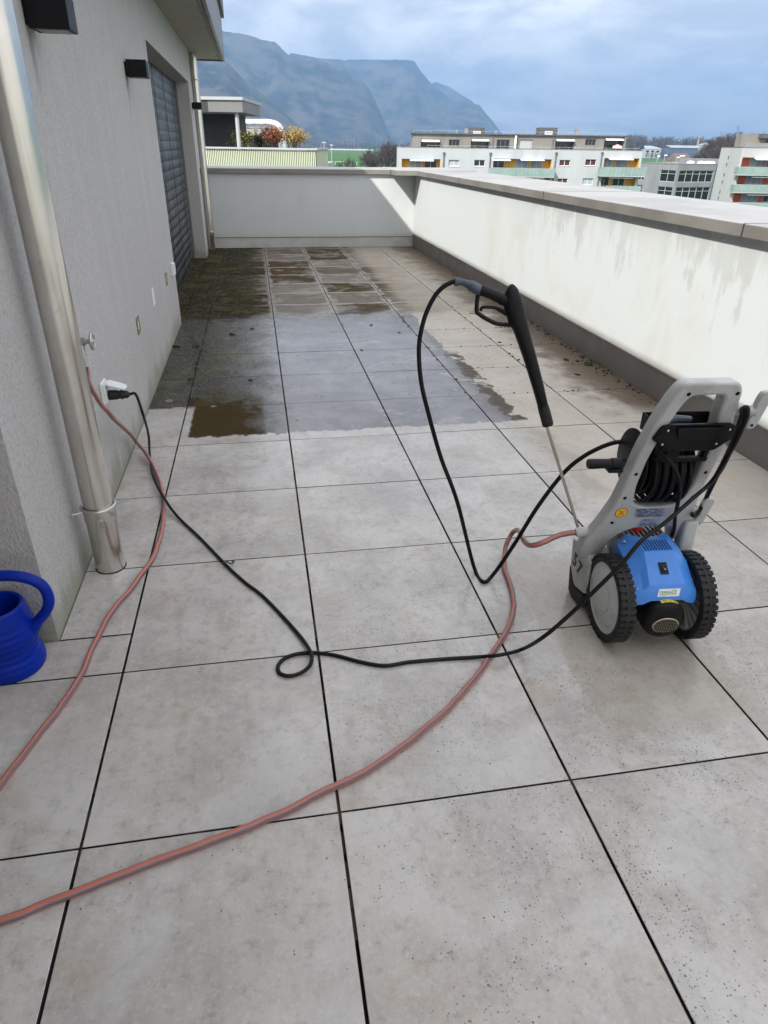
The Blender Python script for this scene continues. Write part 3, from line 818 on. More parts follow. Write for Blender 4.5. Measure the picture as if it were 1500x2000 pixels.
# frame: a leaning moulded plate, plane y = .215 - .315 z
FRM = Matrix(((1, 0, 0, 0), (0, -.315, 1, .240), (0, 1, 0, 0), (0, 0, 0, 1)))
outer = rnd([(-.198, .262), (-.160, .37), (-.138, .46), (-.132, .56), (-.128, .66), (-.116, .76), (-.098, .84), (-.078, .888), (.078, .888), (.098, .86), (.106, .80), (.124, .72), (.129, .62), (.127, .50),
             (.140, .40), (.163, .30), (.168, .235), (.120, .225), (.100, .30), (.072, .352), (.02, .347), (-.045, .340), (-.088, .312), (-.112, .262), (-.118, .20), (-.190, .20)], .022)
hole = rnd([(-.048, .846), (.053, .849), (.058, .79), (.076, .70), (.087, .60), (.086, .50), (.066, .444), (.02, .436), (-.04, .436), (-.078, .448), (-.092, .52), (-.093, .62), (-.084, .70), (-.066, .79)], .022)
fr = plate('frame', outer, [hole], .017, .009, 'grey_plastic', FRM, pw)
# lower left foot with the lance pocket
ft = MB()
sec = []
def ring4(pts): return [tuple(p) for p in pts]
ft.loft([ring4([(-.166, .120, .075), (-.166, .205, .050), (-.166, .262, .075), (-.166, .288, .205), (-.166, .165, .235), (-.166, .120, .2)]),
         ring4([(-.085, .120, .075), (-.085, .205, .050), (-.085, .262, .075), (-.085, .285, .205), (-.085, .165, .235), (-.085, .120, .2)])])
ft.build('lance_pocket', 'grey_plastic', fr, bevel=.006, bseg=3)
MB().box(-.155, -.135, .19, .25, .2, .226).cbox((-.142, .21, .2205), (.03, .05, .006), Euler((R(-12), 0, 0))).build('pocket_opening', 'black_plastic', fr, smooth=0)
fb = MB()
fb.loft([ring4([(-.168, .118, .068), (-.168, .128, .030), (-.168, .200, .0005), (-.168, .248, .006), (-.168, .270, .10), (-.168, .262, .10), (-.168, .205, .050)]),
         ring4([(-.088, .118, .068), (-.088, .128, .030), (-.088, .200, .0005), (-.088, .248, .006), (-.088, .270, .10), (-.088, .262, .10), (-.088, .205, .050)])])
fb.build('rubber_foot', 'black_rubber', pw, bevel=.004)
for s in (1,):
    MB().loft([ring4([(.088, .20, .0005), (.088, .25, .006), (.088, .262, .075), (.088, .2, .05)]), ring4([(.168, .20, .0005), (.168, .25, .006), (.168, .262, .075), (.168, .2, .05)])]).build('rubber_foot', 'black_rubber', pw, bevel=.004)
    MB().loft([ring4([(.09, .15, .06), (.09, .205, .05), (.09, .262, .075), (.09, .285, .2), (.09, .165, .23)]), ring4([(.166, .15, .06), (.166, .205, .05), (.166, .262, .075), (.166, .285, .2), (.166, .165, .23)])]).build('lower_bracket', 'grey_plastic', fr, bevel=.006, bseg=3)
MB().box(.118, .168, .083, .118, .25, .372).build('lower_bracket', 'grey_plastic', fr, bevel=.01, bseg=3)
# number 57 on the side of the pocket
MN = Matrix(((0, 0, -1, -.1666), (-1, 0, 0, .205), (0, 1, 0, .135), (0, 0, 0, 1)))
MR = MN @ Matrix.Rotation(R(-6), 4, 'Z')
text('number', '5', .072, 'ink_black', MR @ Matrix.Translation((-.030, .004, 0)), fr, .05, bold=.0028)
text('number', '7', .072, 'ink_black', MR @ Matrix.Translation((.016, .004, 0)), fr, .05, bold=.0028)
# screw recesses on the frame front
for x, s in ((-.057, .853), (.082, .853), (-.112, .574), (.107, .574), (-.116, .478), (.107, .476), (-.125, .371), (.137, .33), (.147, .265)):
    y = .215-.315*s; b = MB()
    b.lathe([(.0058, 0), (.0058, .0015)], (0, 0, 0), 'y', 14)
    b.v = [(v[0]+x, v[1]+y-.0024-.315*v[2], v[2]+s) for v in b.v]
    b.build('screw_recess', 'black_plastic', fr)
# cable hooks on the right rail
def hook(zc, xs, nm):
    pl = [(.0, -.062), (.013, -.058), (.018, -.045), (.020, .045), (.014, .060), (0, .064), (-.012, .060), (-.016, .045), (-.014, -.045), (-.010, -.058)]
    M = FRM @ Matrix.Translation((.168, zc, -.02)) @ Matrix.Rotation(R(4), 4, 'Y')
    h = plate(nm, rnd(pl, .012), [], .006, .005, 'grey_plastic', M, pw)
    a = FRM @ Vector((.118, zc, 0)); e = FRM @ Vector((.166, zc, -.02))
    MB().tube([a, (a+e)/2+Vector((0, 0, -.004)), e], [.020, .015, .017], 16).build('stem', 'grey_plastic', h)
    p = FRM @ Vector((.168, zc-.046, -.033))
    MB().sphere(p, .004, 8, 6).build('screw', 'black_plastic', h)
hook(.795, 0, 'cable_hook'); hook(.405, 0, 'cable_hook')
# tray and black front bracket
FP_ = lambda x, s, o=0.0: FRM @ Vector((x, s, -.027-o))
br = plate('front_bracket', rnd([(-.098, .752), (-.072, .758), (.105, .758), (.122, .748), (.126, .705), (.088, .664), (-.070, .664), (-.084, .690), (-.112, .705)], .008),
           [], .004, .002, 'black_plastic', FRM @ Matrix.Translation((0, 0, -.032)), pw)
MB().loft([[FP_(-.055, .748, .008), FP_(.075, .748, .008), FP_(.06, .716, .008), FP_(-.042, .716, .008)], [FP_(-.058, .75, .022), FP_(.078, .75, .022), FP_(.062, .713, .022), FP_(-.045, .713, .022)]]).build('latch', 'black_plastic', br, bevel=.002)
b = MB()
for x0, x1 in ((-.075, -.05), (.068, .085)): b.loft([[FP_(x0, .672), FP_(x1, .672), FP_(x1, .618), FP_(x0+.008, .618)], [FP_(x0, .672, -.02), FP_(x1, .672, -.02), FP_(x1, .618, -.02), FP_(x0+.008, .618, -.02)]])
b.loft([[FP_(-.07, .632), FP_(.09, .632), FP_(.09, .618), FP_(-.07, .618)], [FP_(-.07, .632, -.02), FP_(.09, .632, -.02), FP_(.09, .618, -.02), FP_(-.07, .618, -.02)]])
b.loft([[FP_(-.045, .67), FP_(-.005, .67), FP_(-.005, .632), FP_(-.045, .632)], [FP_(-.045, .67, -.03), FP_(-.005, .67, -.03), FP_(-.005, .632, -.03), FP_(-.045, .632, -.03)]])
b.build('reel_bracket', 'black_plastic', br, bevel=.002)
for x, s in ((-.078, .738), (.104, .738), (-.078, .690), (.085, .688)): MB().sphere(FP_(x, s, .010), .0042, 10, 6).build('screw', 'screw_metal', br)
b = MB()
ty0, ty1, tz0, tz1 = .022, .115, .690, .742
b.box(-.090, .118, ty1-.004, ty1, tz0, tz1); b.box(-.090, -.086, ty0, ty1, tz0, tz1); b.box(.114, .118, ty0, ty1, tz0, tz1); b.box(-.090, .118, ty0, ty1, tz0, tz0+.004); b.box(-.086, .114, ty0, ty0+.004, tz0, tz1-.02)
tray = b.build('tool_tray', 'black_plastic', pw, smooth=0, bevel=.002)
MB().tube([(-.065, .045, .732), (-.02, .05, .742), (.03, .055, .738)], [.010, .013, .010], 10).build('spare_nozzle', 'connector_blue', tray)
# hose reel
RC = Vector((0, .145, .565))
rl = MB().lathe([(.012, 0), (.100, 0), (.106, .004), (.106, .008), (.100, .012), (.03, .014)], (-.082, RC.y, RC.z), 'x', 40).build('hose_reel', 'black_plastic', pw)
MB().lathe([(.012, 0), (.100, 0), (.106, .004), (.106, .008), (.100, .012), (.03, .014)], (.066, RC.y, RC.z), 'x', 40).build('flange', 'black_plastic', rl)
MB().lathe([(.06, 0), (.06, .14)], (-.07, RC.y, RC.z), 'x', 30).build('drum', 'black_plastic', rl)
b = MB(); hx = []
for k in range(0, 9*28+1):
    a = 2*math.pi*k/28; x = -.055+.0135*k/28; rr = .098+.005*math.sin(k*.11)+.008*max(0, -math.sin(a))
    hx.append((x, RC.y-.012+rr*math.cos(a), RC.z-.012+rr*math.sin(a)))
b.tube(hx, .0068, 8)
hx = [(-.06+.016*k/28, RC.y-.01+(.086)*math.cos(2*math.pi*k/28), RC.z-.008+.086*math.sin(2*math.pi*k/28)) for k in range(8*28)]
b.tube(hx, .0068, 8).build('hose_coil', 'cable_black', rl)
crk = MB().tube([(-.165, .03, .612), (-.165, .10, .585)], .012, 12).build('crank', 'black_plastic', pw)
MB().lathe([(.0, -.100), (.0135, -.100), (.0155, -.094), (.0140, -.03), (.0165, -.028), (.0165, .0), (.012, .004)], (-.165, .04, .609), 'x', 18).build('crank_handle', 'black_plastic', crk)
MB().box(-.20, -.155, .03, .07, .580, .592).build('crank_clip', 'black_plastic', crk, bevel=.003)
MB().tube([(-.165, .075, .595), (-.12, .10, .58), (-.08, .14, .565)], .014, 12).build('crank_arm', 'black_plastic', crk)
# stickers and labels on the frame
def front(s, o=.0272): return FRM @ Matrix.Translation((0, 0, -o))
def sticker(name, pl, mat, par, off): return plate(name, pl, [], .0002, 0, mat, FRM @ Matrix.Translation((0, 0, -off)), par)
circ = lambda cx, cy, r, n=32: [(cx+r*math.cos(2*math.pi*k/n), cy+r*math.sin(2*math.pi*k/n)) for k in range(n)]
ws = sticker('warning_sticker', circ(-.108, .415, .0205), 'sticker_red', fr, .0268)
sticker('sticker_face', circ(-.108, .415, .0172), 'sticker_yellow', ws, .0273)
def bar(cx, cy, L, w, ang):
    c, s = math.cos(R(ang)), math.sin(R(ang))
    return [(cx+a*L/2*c-bq*w/2*s, cy+a*L/2*s+bq*w/2*c) for a, bq in ((-1, -1), (1, -1), (1, 1), (-1, 1))]
sticker('cross_bar', bar(-.108, .415, .027, .003, 45), 'sticker_red', ws, .0278)
sticker('cross_bar', bar(-.108, .415, .027, .003, -45), 'sticker_red', ws, .0282)
for cx, cy, L, a in ((-.112, .423, .008, 10), (-.100, .416, .006, 60), (-.115, .411, .007, 70), (-.106, .405, .009, 0)):
    sticker('pictogram', bar(cx, cy, L, .0016, a), 'ink_black', ws, .0276)
rp = sticker('rating_plate', [(-.066, .430), (.030, .430), (.045, .392), (-.058, .392)], 'sticker_steel', fr, .0268)
for k, (y, segs) in enumerate(((.425, ((-.062, -.028), (-.02, .01))), (.418, ((-.058, -.04), (-.034, -.01), (0, .028))), (.412, ((-.055, -.02), (-.012, .012), (.018, .03))), (.406, ((-.054, -.03), (-.02, .02))), (.400, ((-.05, -.028), (-.018, .0), (.01, .034))), (.395, ((-.052, -.01), (0, .03))))):
    for a, bb in segs:
        h = .0022 if k == 0 and a < -.05 else .0011
        sticker('print_line', [(a, y-h), (bb, y-h), (bb, y+h), (a, y+h)], 'ink_black', rp, .0274)
rp2 = sticker('label', [(-.030, .384), (.034, .384), (.036, .352), (-.036, .352)], 'sticker_steel', fr, .0269)
for a, bb, y in ((-.022, .0, .379), (-.028, -.008, .362), (0, .026, .362), (-.03, .03, .356)):
    sticker('print_line', [(a, y-.001), (bb, y-.001), (bb, y+.001), (a, y+.001)], 'ink_black', rp2, .0274)
# pump block behind the cover
pm = MB().box(-.075, .075, .10, .20, .10, .30).build('pump', 'grey_plastic_dark', pw, bevel=.01)
b = MB()
for k in range(9): b.box(-.07+k*.0165, -.063+k*.0165, .085, .215, .2, .318)
b.build('cooling_fins', 'grey_plastic_dark', pm, smooth=0)
MB().lathe([(.02, 0), (.022, .01), (.022, .03), (.015, .036)], (-.012, .15, .295), 'z', 18).build('pressure_knob', 'red_plastic', pm)
MB().lathe([(.012, 0), (.012, .08)], (-.17, .155, .305), 'x', 16).build('inlet_pipe', 'brass', pm)
MB().lathe([(.0155, 0), (.0155, .02)], (-.115, .155, .305), 'x', 16).build('inlet_ring', 'red_plastic', pm)
# blue motor cover
cov = MB()
def sect(y, zt, wc_, zh, wh, zs, ws_, zb, wb):
    h = [(-wb, y, zb), (-wb, y, zb+(zs-zb)*.55), (-ws_, y, zs), (-wh, y, zh), (-wc_, y, zt)]
    return h+[(-a, b_, c_) for a, b_, c_ in reversed(h)]
rings = [sect(.108, .303, .026, .322, .062, .292, .095, .16, .099), sect(.092, .318, .030, .326, .066, .294, .098, .16, .101), sect(.06, .325, .048, .316, .062, .291, .100, .155, .102),
         sect(.0, .319, .050, .303, .066, .277, .101, .155, .103), sect(-.045, .286, .053, .268, .070, .248, .101, .16, .103), sect(-.092, .252, .058, .234, .075, .222, .100, .17, .103)]
cov.loft(rings, cap=False, closed=False)
L_ = rings[-1]
apron_t = [L_[1], L_[2], L_[3], L_[4], L_[5], L_[6], L_[7], L_[8]]
apron_b = [(-.104, -.096, .196), (-.092, -.104, .188), (-.074, -.106, .190), (-.052, -.107, .203), (.052, -.107, .203), (.074, -.106, .190), (.092, -.104, .188), (.104, -.096, .196)]
cov.loft([apron_t, apron_b], cap=False, closed=False)
cv_ = cov.build('motor_cover', 'blue_plastic', pw, smooth=28)
md = cv_.modifiers.new('s', 'SOLIDIFY'); md.thickness = .004; md.offset = -1
md = cv_.modifiers.new('b', 'BEVEL'); md.width = .0035; md.segments = 3; md.limit_method = 'ANGLE'; md.angle_limit = R(16); md.harden_normals = False
def top_z(y):                                    # ridge line of the cover
    P = [(.108, .303), (.092, .318), (.06, .325), (0, .319), (-.045, .286), (-.092, .252)]
    for (a, za), (c, zc) in zip(P[:-1], P[1:]):
        if c <= y <= a: return za+(zc-za)*(a-y)/(a-c)
    return .26
ang = math.atan2(.286-.252, .047)
# cooling slots: slanted dark bars let into the ridge
b = MB()
for k in range(10):
    x = -.041+k*.0092
    y0, y1 = .056, .004
    b.loft([[(x-.0017, y0, top_z(y0)+.0007), (x+.0017, y0, top_z(y0)+.0007), (x+.0017, y0, top_z(y0)-.004), (x-.0017, y0, top_z(y0)-.004)],
            [(x-.0017, y1, top_z(y1)+.0007), (x+.0017, y1, top_z(y1)+.0007), (x+.0017, y1, top_z(y1)-.004), (x-.0017, y1, top_z(y1)-.004)]])
b.build('cooling_slot', 'black_plastic', cv_, smooth=0)
sw = MB()
def on_top(x, y, o): return (x, y-o*math.sin(ang)*1.0, top_z(y)+o*math.cos(ang))
sw.loft([[on_top(-.014, -.032, .0005), on_top(.012, -.032, .0005), on_top(.012, -.064, .0005), on_top(-.014, -.064, .0005)], [on_top(-.014, -.032, .003), on_top(.012, -.032, .003), on_top(.012, -.064, .003), on_top(-.014, -.064, .003)]])
s_ = sw.build('switch_recess', 'black_plastic', cv_, smooth=0)
MB().loft([[on_top(-.008, -.037, .003), on_top(.007, -.037, .003), on_top(.007, -.059, .003), on_top(-.008, -.059, .003)], [on_top(-.007, -.039, .005), on_top(.006, -.039, .005), on_top(.006, -.057, .0075), on_top(-.007, -.057, .0075)]]).build('switch', 'black_rubber', s_, smooth=0, bevel=.001)
MB().sphere(on_top(0, -.052, .008), .0022, 8, 5).build('switch_mark', 'sticker_white', s_)
# side pocket with two screws
for p in ((-.083, .075, .311), (-.088, -.078, .232), (.083, .075, .311)): MB().sphere(p, .005, 10, 6).build('screw', 'screw_metal', cv_)
# white sticker with green lettering and yellow label
AP = Matrix(((1, 0, 0, .004), (0, .293, -.956, -.1002), (0, .956, .293, .2285), (0, 0, 0, 1)))
st_ = plate('sticker', [(-.036, -.0125), (.034, -.0125), (.038, .0125), (-.031, .0125)], [], .0003, 0, 'sticker_white', AP, cv_)
text('lettering', 'TERRACE', .0135, 'ink_green', AP @ Matrix.Translation((-.004, .0008, .0008)), st_, .35)
plate('underline', [(-.026, -.0060), (.026, -.0060), (.0265, -.0050), (-.0257, -.0050)], [], .0002, 0, 'ink_green', AP @ Matrix.Translation((0, 0, .0006)), st_)
plate('roof_mark', [(.008, .0050), (.017, .0105), (.026, .0050), (.0245, .0050), (.017, .0092), (.0095, .0050)], [], .0002, 0, 'ink_green', AP @ Matrix.Translation((0, 0, .0006)), st_)
plate('underline', [(-.031, -.0098), (-.008, -.0098), (-.0078, -.0088), (-.0307, -.0088)], [], .0002, 0, 'ink_green', AP @ Matrix.Translation((0, 0, .0006)), st_)
# motor
mo = MB().lathe([(.0, -.134), (.040, -.134), (.052, -.131), (.063, -.124), (.068, -.114), (.0685, -.09), (.066, -.085), (.066, .10)], (.0, 0, .138), 'y', 48).build('motor', 'black_plastic', pw, smooth=40)
gr = MB().lathe([(.0, -.1365), (.041, -.1365), (.043, -.135), (.043, -.130)], (0, 0, 0), 'y', 36); gr.v = [(x, y, .128+z*.66) for x, y, z in gr.v]; gr = gr.build('fan_grille', 'grille_brown', mo)
b = MB()
for k in range(-7, 8):
    x = k*.0055; h = .66*math.sqrt(max(0, .040**2-x*x)); b.box(x-.0007, x+.0007, -.1385, -.1367, .128-h, .128+h)
for k in range(-4, 5):
    z = k*.0058; h = math.sqrt(max(0, .040**2-(z/.66)**2)); b.box(-h, h, -.1388, -.1370, .128+z-.0004, .128+z+.0004)
b.build('grille_gap', 'black_plastic', gr, smooth=0, kind='stuff')
yl = MB()
for k in range(8):
    a0, a1 = R(108-6*k), R(108-6*(k+1)); r0 = .0690
    yl.poly([(r0*math.cos(a0), -.1190, .138+r0*math.sin(a0)), (r0*math.cos(a1), -.1190, .138+r0*math.sin(a1)), (r0*math.cos(a1), -.097, .138+r0*math.sin(a1)), (r0*math.cos(a0), -.097, .138+r0*math.sin(a0))])
yl_o = yl.build('yellow_label', 'sticker_yellow', mo, smooth=60); md = yl_o.modifiers.new('s', 'SOLIDIFY'); md.thickness = .0006
b = MB()
for k in range(10):
    if k in (3, 6): continue
    a0, a1 = R(102-4.0*k), R(99.3-4.0*k); r0 = .0697
    for y0, y1 in ((-.1165, -.1135), (-.1115, -.1090)):
        b.poly([(r0*math.cos(a0), y0, .138+r0*math.sin(a0)), (r0*math.cos(a1), y0, .138+r0*math.sin(a1)), (r0*math.cos(a1), y1, .138+r0*math.sin(a1)), (r0*math.cos(a0), y1, .138+r0*math.sin(a0))])
b.build('print_line', 'ink_brown', yl_o, smooth=0)
# axle and wheels
MB().lathe([(.011, -.14), (.011, .14)], (0, 0, .145), 'x', 14).build('axle', 'screw_metal', pw)
def wheel(x, sgn):
    """sgn: side the outer face looks to"""
    w = .051; Rr = .145
    rim = MB()
    P = [(.0, .0495), (.045, .0495), (.0475, .0455), (.051, .0485), (.090, .0475), (.104, .0435), (.109, .0455), (.117, .0455), (.119, .040), (.119, .012), (.112, .010), (.104, .022), (.030, .030), (.022, .010), (.0, .010)]
    rim.lathe([(r, (h-.0255)*sgn) for r, h in P], (0, 0, 0), 'x', 56, cap=False)
    for k in range(20):                         # ribs inside the rim
        a = 2*math.pi*k/20
        rim.cbox((sgn*(-.004), .07*math.cos(a), .07*math.sin(a)), (.016, .085, .003), Euler((a, 0, 0)))
    rm = rim.build('wheel', 'rim_plastic', pw, smooth=35); rm.location = (x, 0, Rr)
    ty = MB()
    P = [(.118, -.023), (.131, -.0255), (.139, -.021), (.1405, -.016), (.1405, .016), (.139, .021), (.131, .0255), (.118, .023), (.1175, .0)]
    ty.lathe(P+[P[0]], (0, 0, 0), 'x', 72, cap=False)
    nl = 40
    for k in range(nl):                         # tread blocks, offset left and right
        for side in (-1, 1):
            a = 2*math.pi*(k+.5*(side > 0)*.0)/nl
            ty.cbox((side*.0145, .1415*math.cos(a), .1415*math.sin(a)), (.019, .0072, .0140), Euler((a, 0, 0)))
        a = 2*math.pi*(k)/nl
    ty.cur = 0
    # centre band
    ty.lathe([(.1400, -.0055), (.1450, -.0045), (.1450, .0045), (.1400, .0055)], (0, 0, 0), 'x', 72, cap=False)
    ty.build('tyre', 'black_rubber', rm, smooth=35)
    return rm
wheel(-.1565+.0255, -1); wheel(.1565-.0255, 1)

# ================================================================== spray lance standing in the pocket
LB = Vector((.935, .742, .232)); LC = Vector((.784, .841, .643)); LT = Vector((.660, .935, 1.054))
lan = thing('spray_lance', LB, 'black spray gun with steel lance standing in the washer pocket', 'spray gun')
ax = (LT-LC).normalized()
side = -(RR-ax*RR.dot(ax)).normalized()          # handle side, to the left in the photo
nrm = ax.cross(side).normalized()
def LL(s, q, o=0.0): return LC+ax*s+side*q+nrm*o-LB       # gun space: along the barrel, towards the grip, out of plane
LG = (LT-LC).length
ML = Matrix([[side[i], ax[i], nrm[i], (LC-LB)[i]] for i in range(3)]+[[0, 0, 0, 1]])
MB().tube([(LB-Vector((0, 0, 0)))-LB-(LC-LB).normalized()*.12, LC-LB], .0052, 12).build('lance_tube', 'lance_steel', lan)
def gun(nm, pl, half, bev, mat, par=lan, holes=()): return plate(nm, pl, holes, half, bev, mat, ML, par)
# barrel: flattened taper
rings = []
for s, lo, hi, c in ((.045, -.018, .012, .016), (.068, -.020, .013, .018), (.14, -.021, .016, .019), (.21, -.020, .020, .020), (.28, -.018, .026, .022), (.322, -.017, .031, .023), (.345, -.017, .039, .023), (.39, -.017, .0415, .023), (.412, -.016, .040, .022), (.436, -.013, .029, .018), (.448, -.008, .018, .013), (.456, -.001, .008, .006)):
    mid, a = (lo+hi)/2, (hi-lo)/2
    rings.append([LL(s, mid+a*math.copysign(abs(math.cos(t))**.8, math.cos(t)), c*math.copysign(abs(math.sin(t))**.8, math.sin(t))) for t in [2*math.pi*k/20 for k in range(20)]])
gb = MB().loft(rings).build('gun_body', 'black_plastic', lan, smooth=60)
MB().tube([LL(-.004, -.005), LL(.004, -.005), LL(.05, -.004), LL(.068, -.003)], [.0165, .0185, .0185, .0175], 20).build('collar', 'black_rubber', lan)
gp = crom([LL(.405, .015), LL(.424, .042), LL(.445, .065), LL(.468, .096)], 6)
MB().tube(gp, [.0185]*7+[.0165]*8+[.016, .0165, .017, .0175], 18).build('grip', 'black_plastic', lan, smooth=60)
MB().tube(crom([LL(.470, .099), LL(.452, .110), LL(.413, .1235), LL(.401, .119), LL(.383, .103), LL(.359, .077), LL(.344, .045), LL(.340, .03)], 8), .0068, 10).build('trigger_guard', 'black_plastic', lan, smooth=60)
MB().tube(crom([LL(.372, .035), LL(.391, .052), LL(.404, .067), LL(.412, .086), LL(.417, .104), LL(.409, .113)], 6), [.0065]*10+[.0052]*21, 10).build('trigger', 'black_plastic', lan, smooth=60)
cn = MB().tube([LL(.466, .097), LL(.470, .102), LL(.489, .121), LL(.491, .123)], [.015, .0165, .0165, .015], 18).build('hose_connector', 'connector_blue', lan)
hc = crom([LL(.490, .122), LL(.506, .142), LL(.515, .165)], 6)
MB().tube(hc, [.0145, .0135, .0125, .0115, .011, .0105, .010, .010, .0105, .0115, .0125, .0135, .013][:len(hc)], 16).build('bend_sleeve', 'connector_blue', cn)
for s, q, o_ in ((.446, .004, -.012), (.36, .0, -.0225), (.466, .096, -.0155), (.405, .122, -.008), (.345, .038, -.012), (.41, .036, -.016), (.07, -.004, -.019), (.18, -.0, -.020)): MB().sphere(LL(s, q, o_), .0026, 8, 5).build('screw', 'screw_metal', lan)
HS = LL(.515, .160)+LB

# ================================================================== hoses and cables
from mathutils import noise as mn_
def catm(pts): return pts
# black high-pressure hose from the gun to the reel
P = [HS, LL(.516, .176)+LB, LL(.510, .205)+LB, LL(.491, .237)+LB, LL(.449, .277)+LB, LL(.395, .310)+LB, LL(.344, .330)+LB, LL(.266, .347)+LB, LL(.182, .354)+LB, onY(860, 890, .955), onY(893, 980, .935), G(925, 1105, .03), G(944, 1136, .0075), G(965, 1120, .03)]
def on_ly(u, v, y):
    d = ray(u, v); t = (y-(CAM-WO).dot(EY))/d.dot(EY); return CAM+d*t
P += [onY(1005, 1062, .87), onY(1050, 990, .845), on_ly(1099, 926, .29), on_ly(1139, 892, .27), on_ly(1185, 869, .245), on_ly(1219, 862, .23), on_ly(1245, 864, .215), on_ly(1275, 880, .20)]
hs = MB().tube(crom(P, 12), .0073, 12).build('pressure_hose', 'cable_black', None, label='thin black pressure hose looping from the spray gun down to the reel', category='hose')
# red garden hose
zf = .0092
P = [Vector((HW+.032, 1.656, .695)), Vector((HW+.034, 1.668, .65)), onX(176, 752, HW+.055), onX(194, 784, HW+.07), onX(222, 817, HW+.095), G(262, 857, .09), G(292, 897, zf+.02), G(312, 942, zf+.002), G(320, 985, zf), G(316, 1035, zf), G(300, 1085, zf), G(262, 1142, zf),
     G(222, 1190, zf), G(188, 1250, zf), G(160, 1315, zf), G(118, 1380, zf), G(60, 1455, zf), G(0, 1533, zf), G(-80, 1640, zf), G(-180, 1780, zf), G(-260, 1870, zf), G(-220, 1905, zf), G(-100, 1850, zf), G(0, 1800, zf), G(130, 1750, zf), G(290, 1688, zf), G(480, 1617, zf), G(600, 1563, zf), G(740, 1490, zf), G(840, 1415, zf), G(915, 1340, zf), G(962, 1275, zf),
     G(992, 1228, zf), G(1003, 1190, zf), G(999, 1150, zf), G(985, 1105, zf+.003), G(990, 1062, .05), G(1010, 1035, .12), L2W(-.36, .17, .25), L2W(-.26, .16, .295), L2W(-.19, .155, .305)]
gh = thing('garden_hose', P[8], 'red and grey striped garden hose running from the tap to the washer', 'hose')
PJ = crom(P, 14); rj = random.Random(3)
for k in range(3, len(PJ)-3):
    w_ = Vector((mn_.noise(Vector((k*.13, 1, 0))), mn_.noise(Vector((k*.13, 7, 0))), 0))*.0045+Vector((mn_.noise(Vector((k*.45, 3, 0))), mn_.noise(Vector((k*.45, 9, 0))), 0))*.0012
    PJ[k] = PJ[k]+w_
o = MB().tube(PJ, [.0092*(1+.05*mn_.noise(Vector((k*.3, 5, 0)))) for k in range(len(PJ))], 16, uv=True).build('hose', 'garden_hose_rubber', gh, smooth=60); o.location = -gh.location
o = MB().tube([L2W(-.215, .1555, .303), L2W(-.205, .155, .305), L2W(-.172, .155, .305), L2W(-.168, .155, .305)], [.014, .0175, .0175, .016], 16).build('coupling', 'grey_plastic', gh); o.location = -gh.location
o = MB().tube([(HW+.032, 1.656, .70), (HW+.032, 1.656, .68), (HW+.033, 1.66, .66)], [.0165, .0165, .015], 16).build('coupling', 'grey_plastic', gh); o.location = -gh.location
# mains cable: plug -> floor -> loop -> up to the machine, over the hooks
zc = .0062
pc = thing('power_cable', (HW+.1, 1.985, 0), 'black mains cable with plug, a small loop on the tiles and turns round the hooks', 'cable')
pl0 = PLUGO
o = MB().lathe([(.0, .018), (.021, .02), (.0225, .03), (.021, .06), (.018, .066), (.018, .074), (.021, .076), (.021, .084), (.018, .086), (.0165, .104), (.010, .112), (.007, .116)], tuple(pl0), 'x', 24).build('plug', 'black_rubber', pc); o.location = -pc.location
P = [pl0+Vector((.112, 0, 0)), pl0+Vector((.140, .0, -.004)), onX(280, 812, HW+.165), G(290, 850, .11), G(293, 893, zc+.02), G(300, 932, zc+.028), G(322, 975, zc+.030), G(348, 1010, zc+.006), G(390, 1050, zc), G(443, 1105, zc), G(478, 1137, zc), G(512, 1163, zc), G(555, 1207, zc), G(592, 1250, zc+.004), G(608, 1278, zc+.014), G(606, 1298, zc+.012), G(590, 1313, zc+.002), G(566, 1320, zc), G(547, 1315, zc), G(543, 1301, zc), G(556, 1286, zc), G(582, 1277, zc), G(615, 1275, zc), G(655, 1280, zc), G(705, 1293, zc), G(752, 1300, zc), G(800, 1293, zc), G(870, 1287, zc), G(935, 1283, zc+.004), G(978, 1279, zc+.024), G(1020, 1268, zc+.012)]
def on_ly(u, v, y):
    d = ray(u, v); t = (y-(CAM-WO).dot(EY))/d.dot(EY); return CAM+d*t
P += [on_ly(1060, 1245, -.19), on_ly(1110, 1203, -.19), on_ly(1160, 1155, -.185), on_ly(1215, 1100, -.175), on_ly(1254, 1055, -.15), on_ly(1300, 1020, -.10), on_ly(1355, 972, -.05)]
def fz(zu, zv, y): return on_ly(1070+zu/3.488, 720+zv/3.488, y)
P += [fz(1110, 775, -.02), fz(1200, 640, -.05), fz(1290, 480, -.08), fz(1350, 340, -.092), fz(1362, 275, -.088), fz(1345, 262, -.06), fz(1322, 280, -.035), fz(1318, 340, -.02), fz(1280, 470, .0), fz(1200, 640, .03), fz(1130, 780, .055), fz(1060, 920, .08), fz(1015, 995, .072), fz(985, 1000, .062), fz(985, 985, .095)]
o = MB().tube(crom(P, 12), .0062, 10).build('cable', 'cable_black', pc); o.location = -pc.location
P = [fz(985, 985, .095), fz(1050, 930, .11), fz(1130, 760, .08), fz(1230, 560, .03), fz(1310, 350, -.02), fz(1330, 275, -.045), fz(1346, 285, -.075), fz(1325, 400, -.08), fz(1260, 530, -.06), fz(1180, 690, -.02), fz(1090, 800, .01)]
o = MB().tube(crom(P, 12), .0062, 10).build('cable', 'cable_black', pc); o.location = -pc.location
P = [fz(760, 575, -.012), fz(830, 630, -.04), fz(885, 730, -.03), fz(900, 830, -.005), fz(885, 920, .02), fz(868, 1000, .06), fz(862, 1080, .09), fz(845, 1140, .12)]
o = MB().tube(crom(P, 10), .0062, 10).build('cable', 'cable_black', pc); o.location = -pc.location
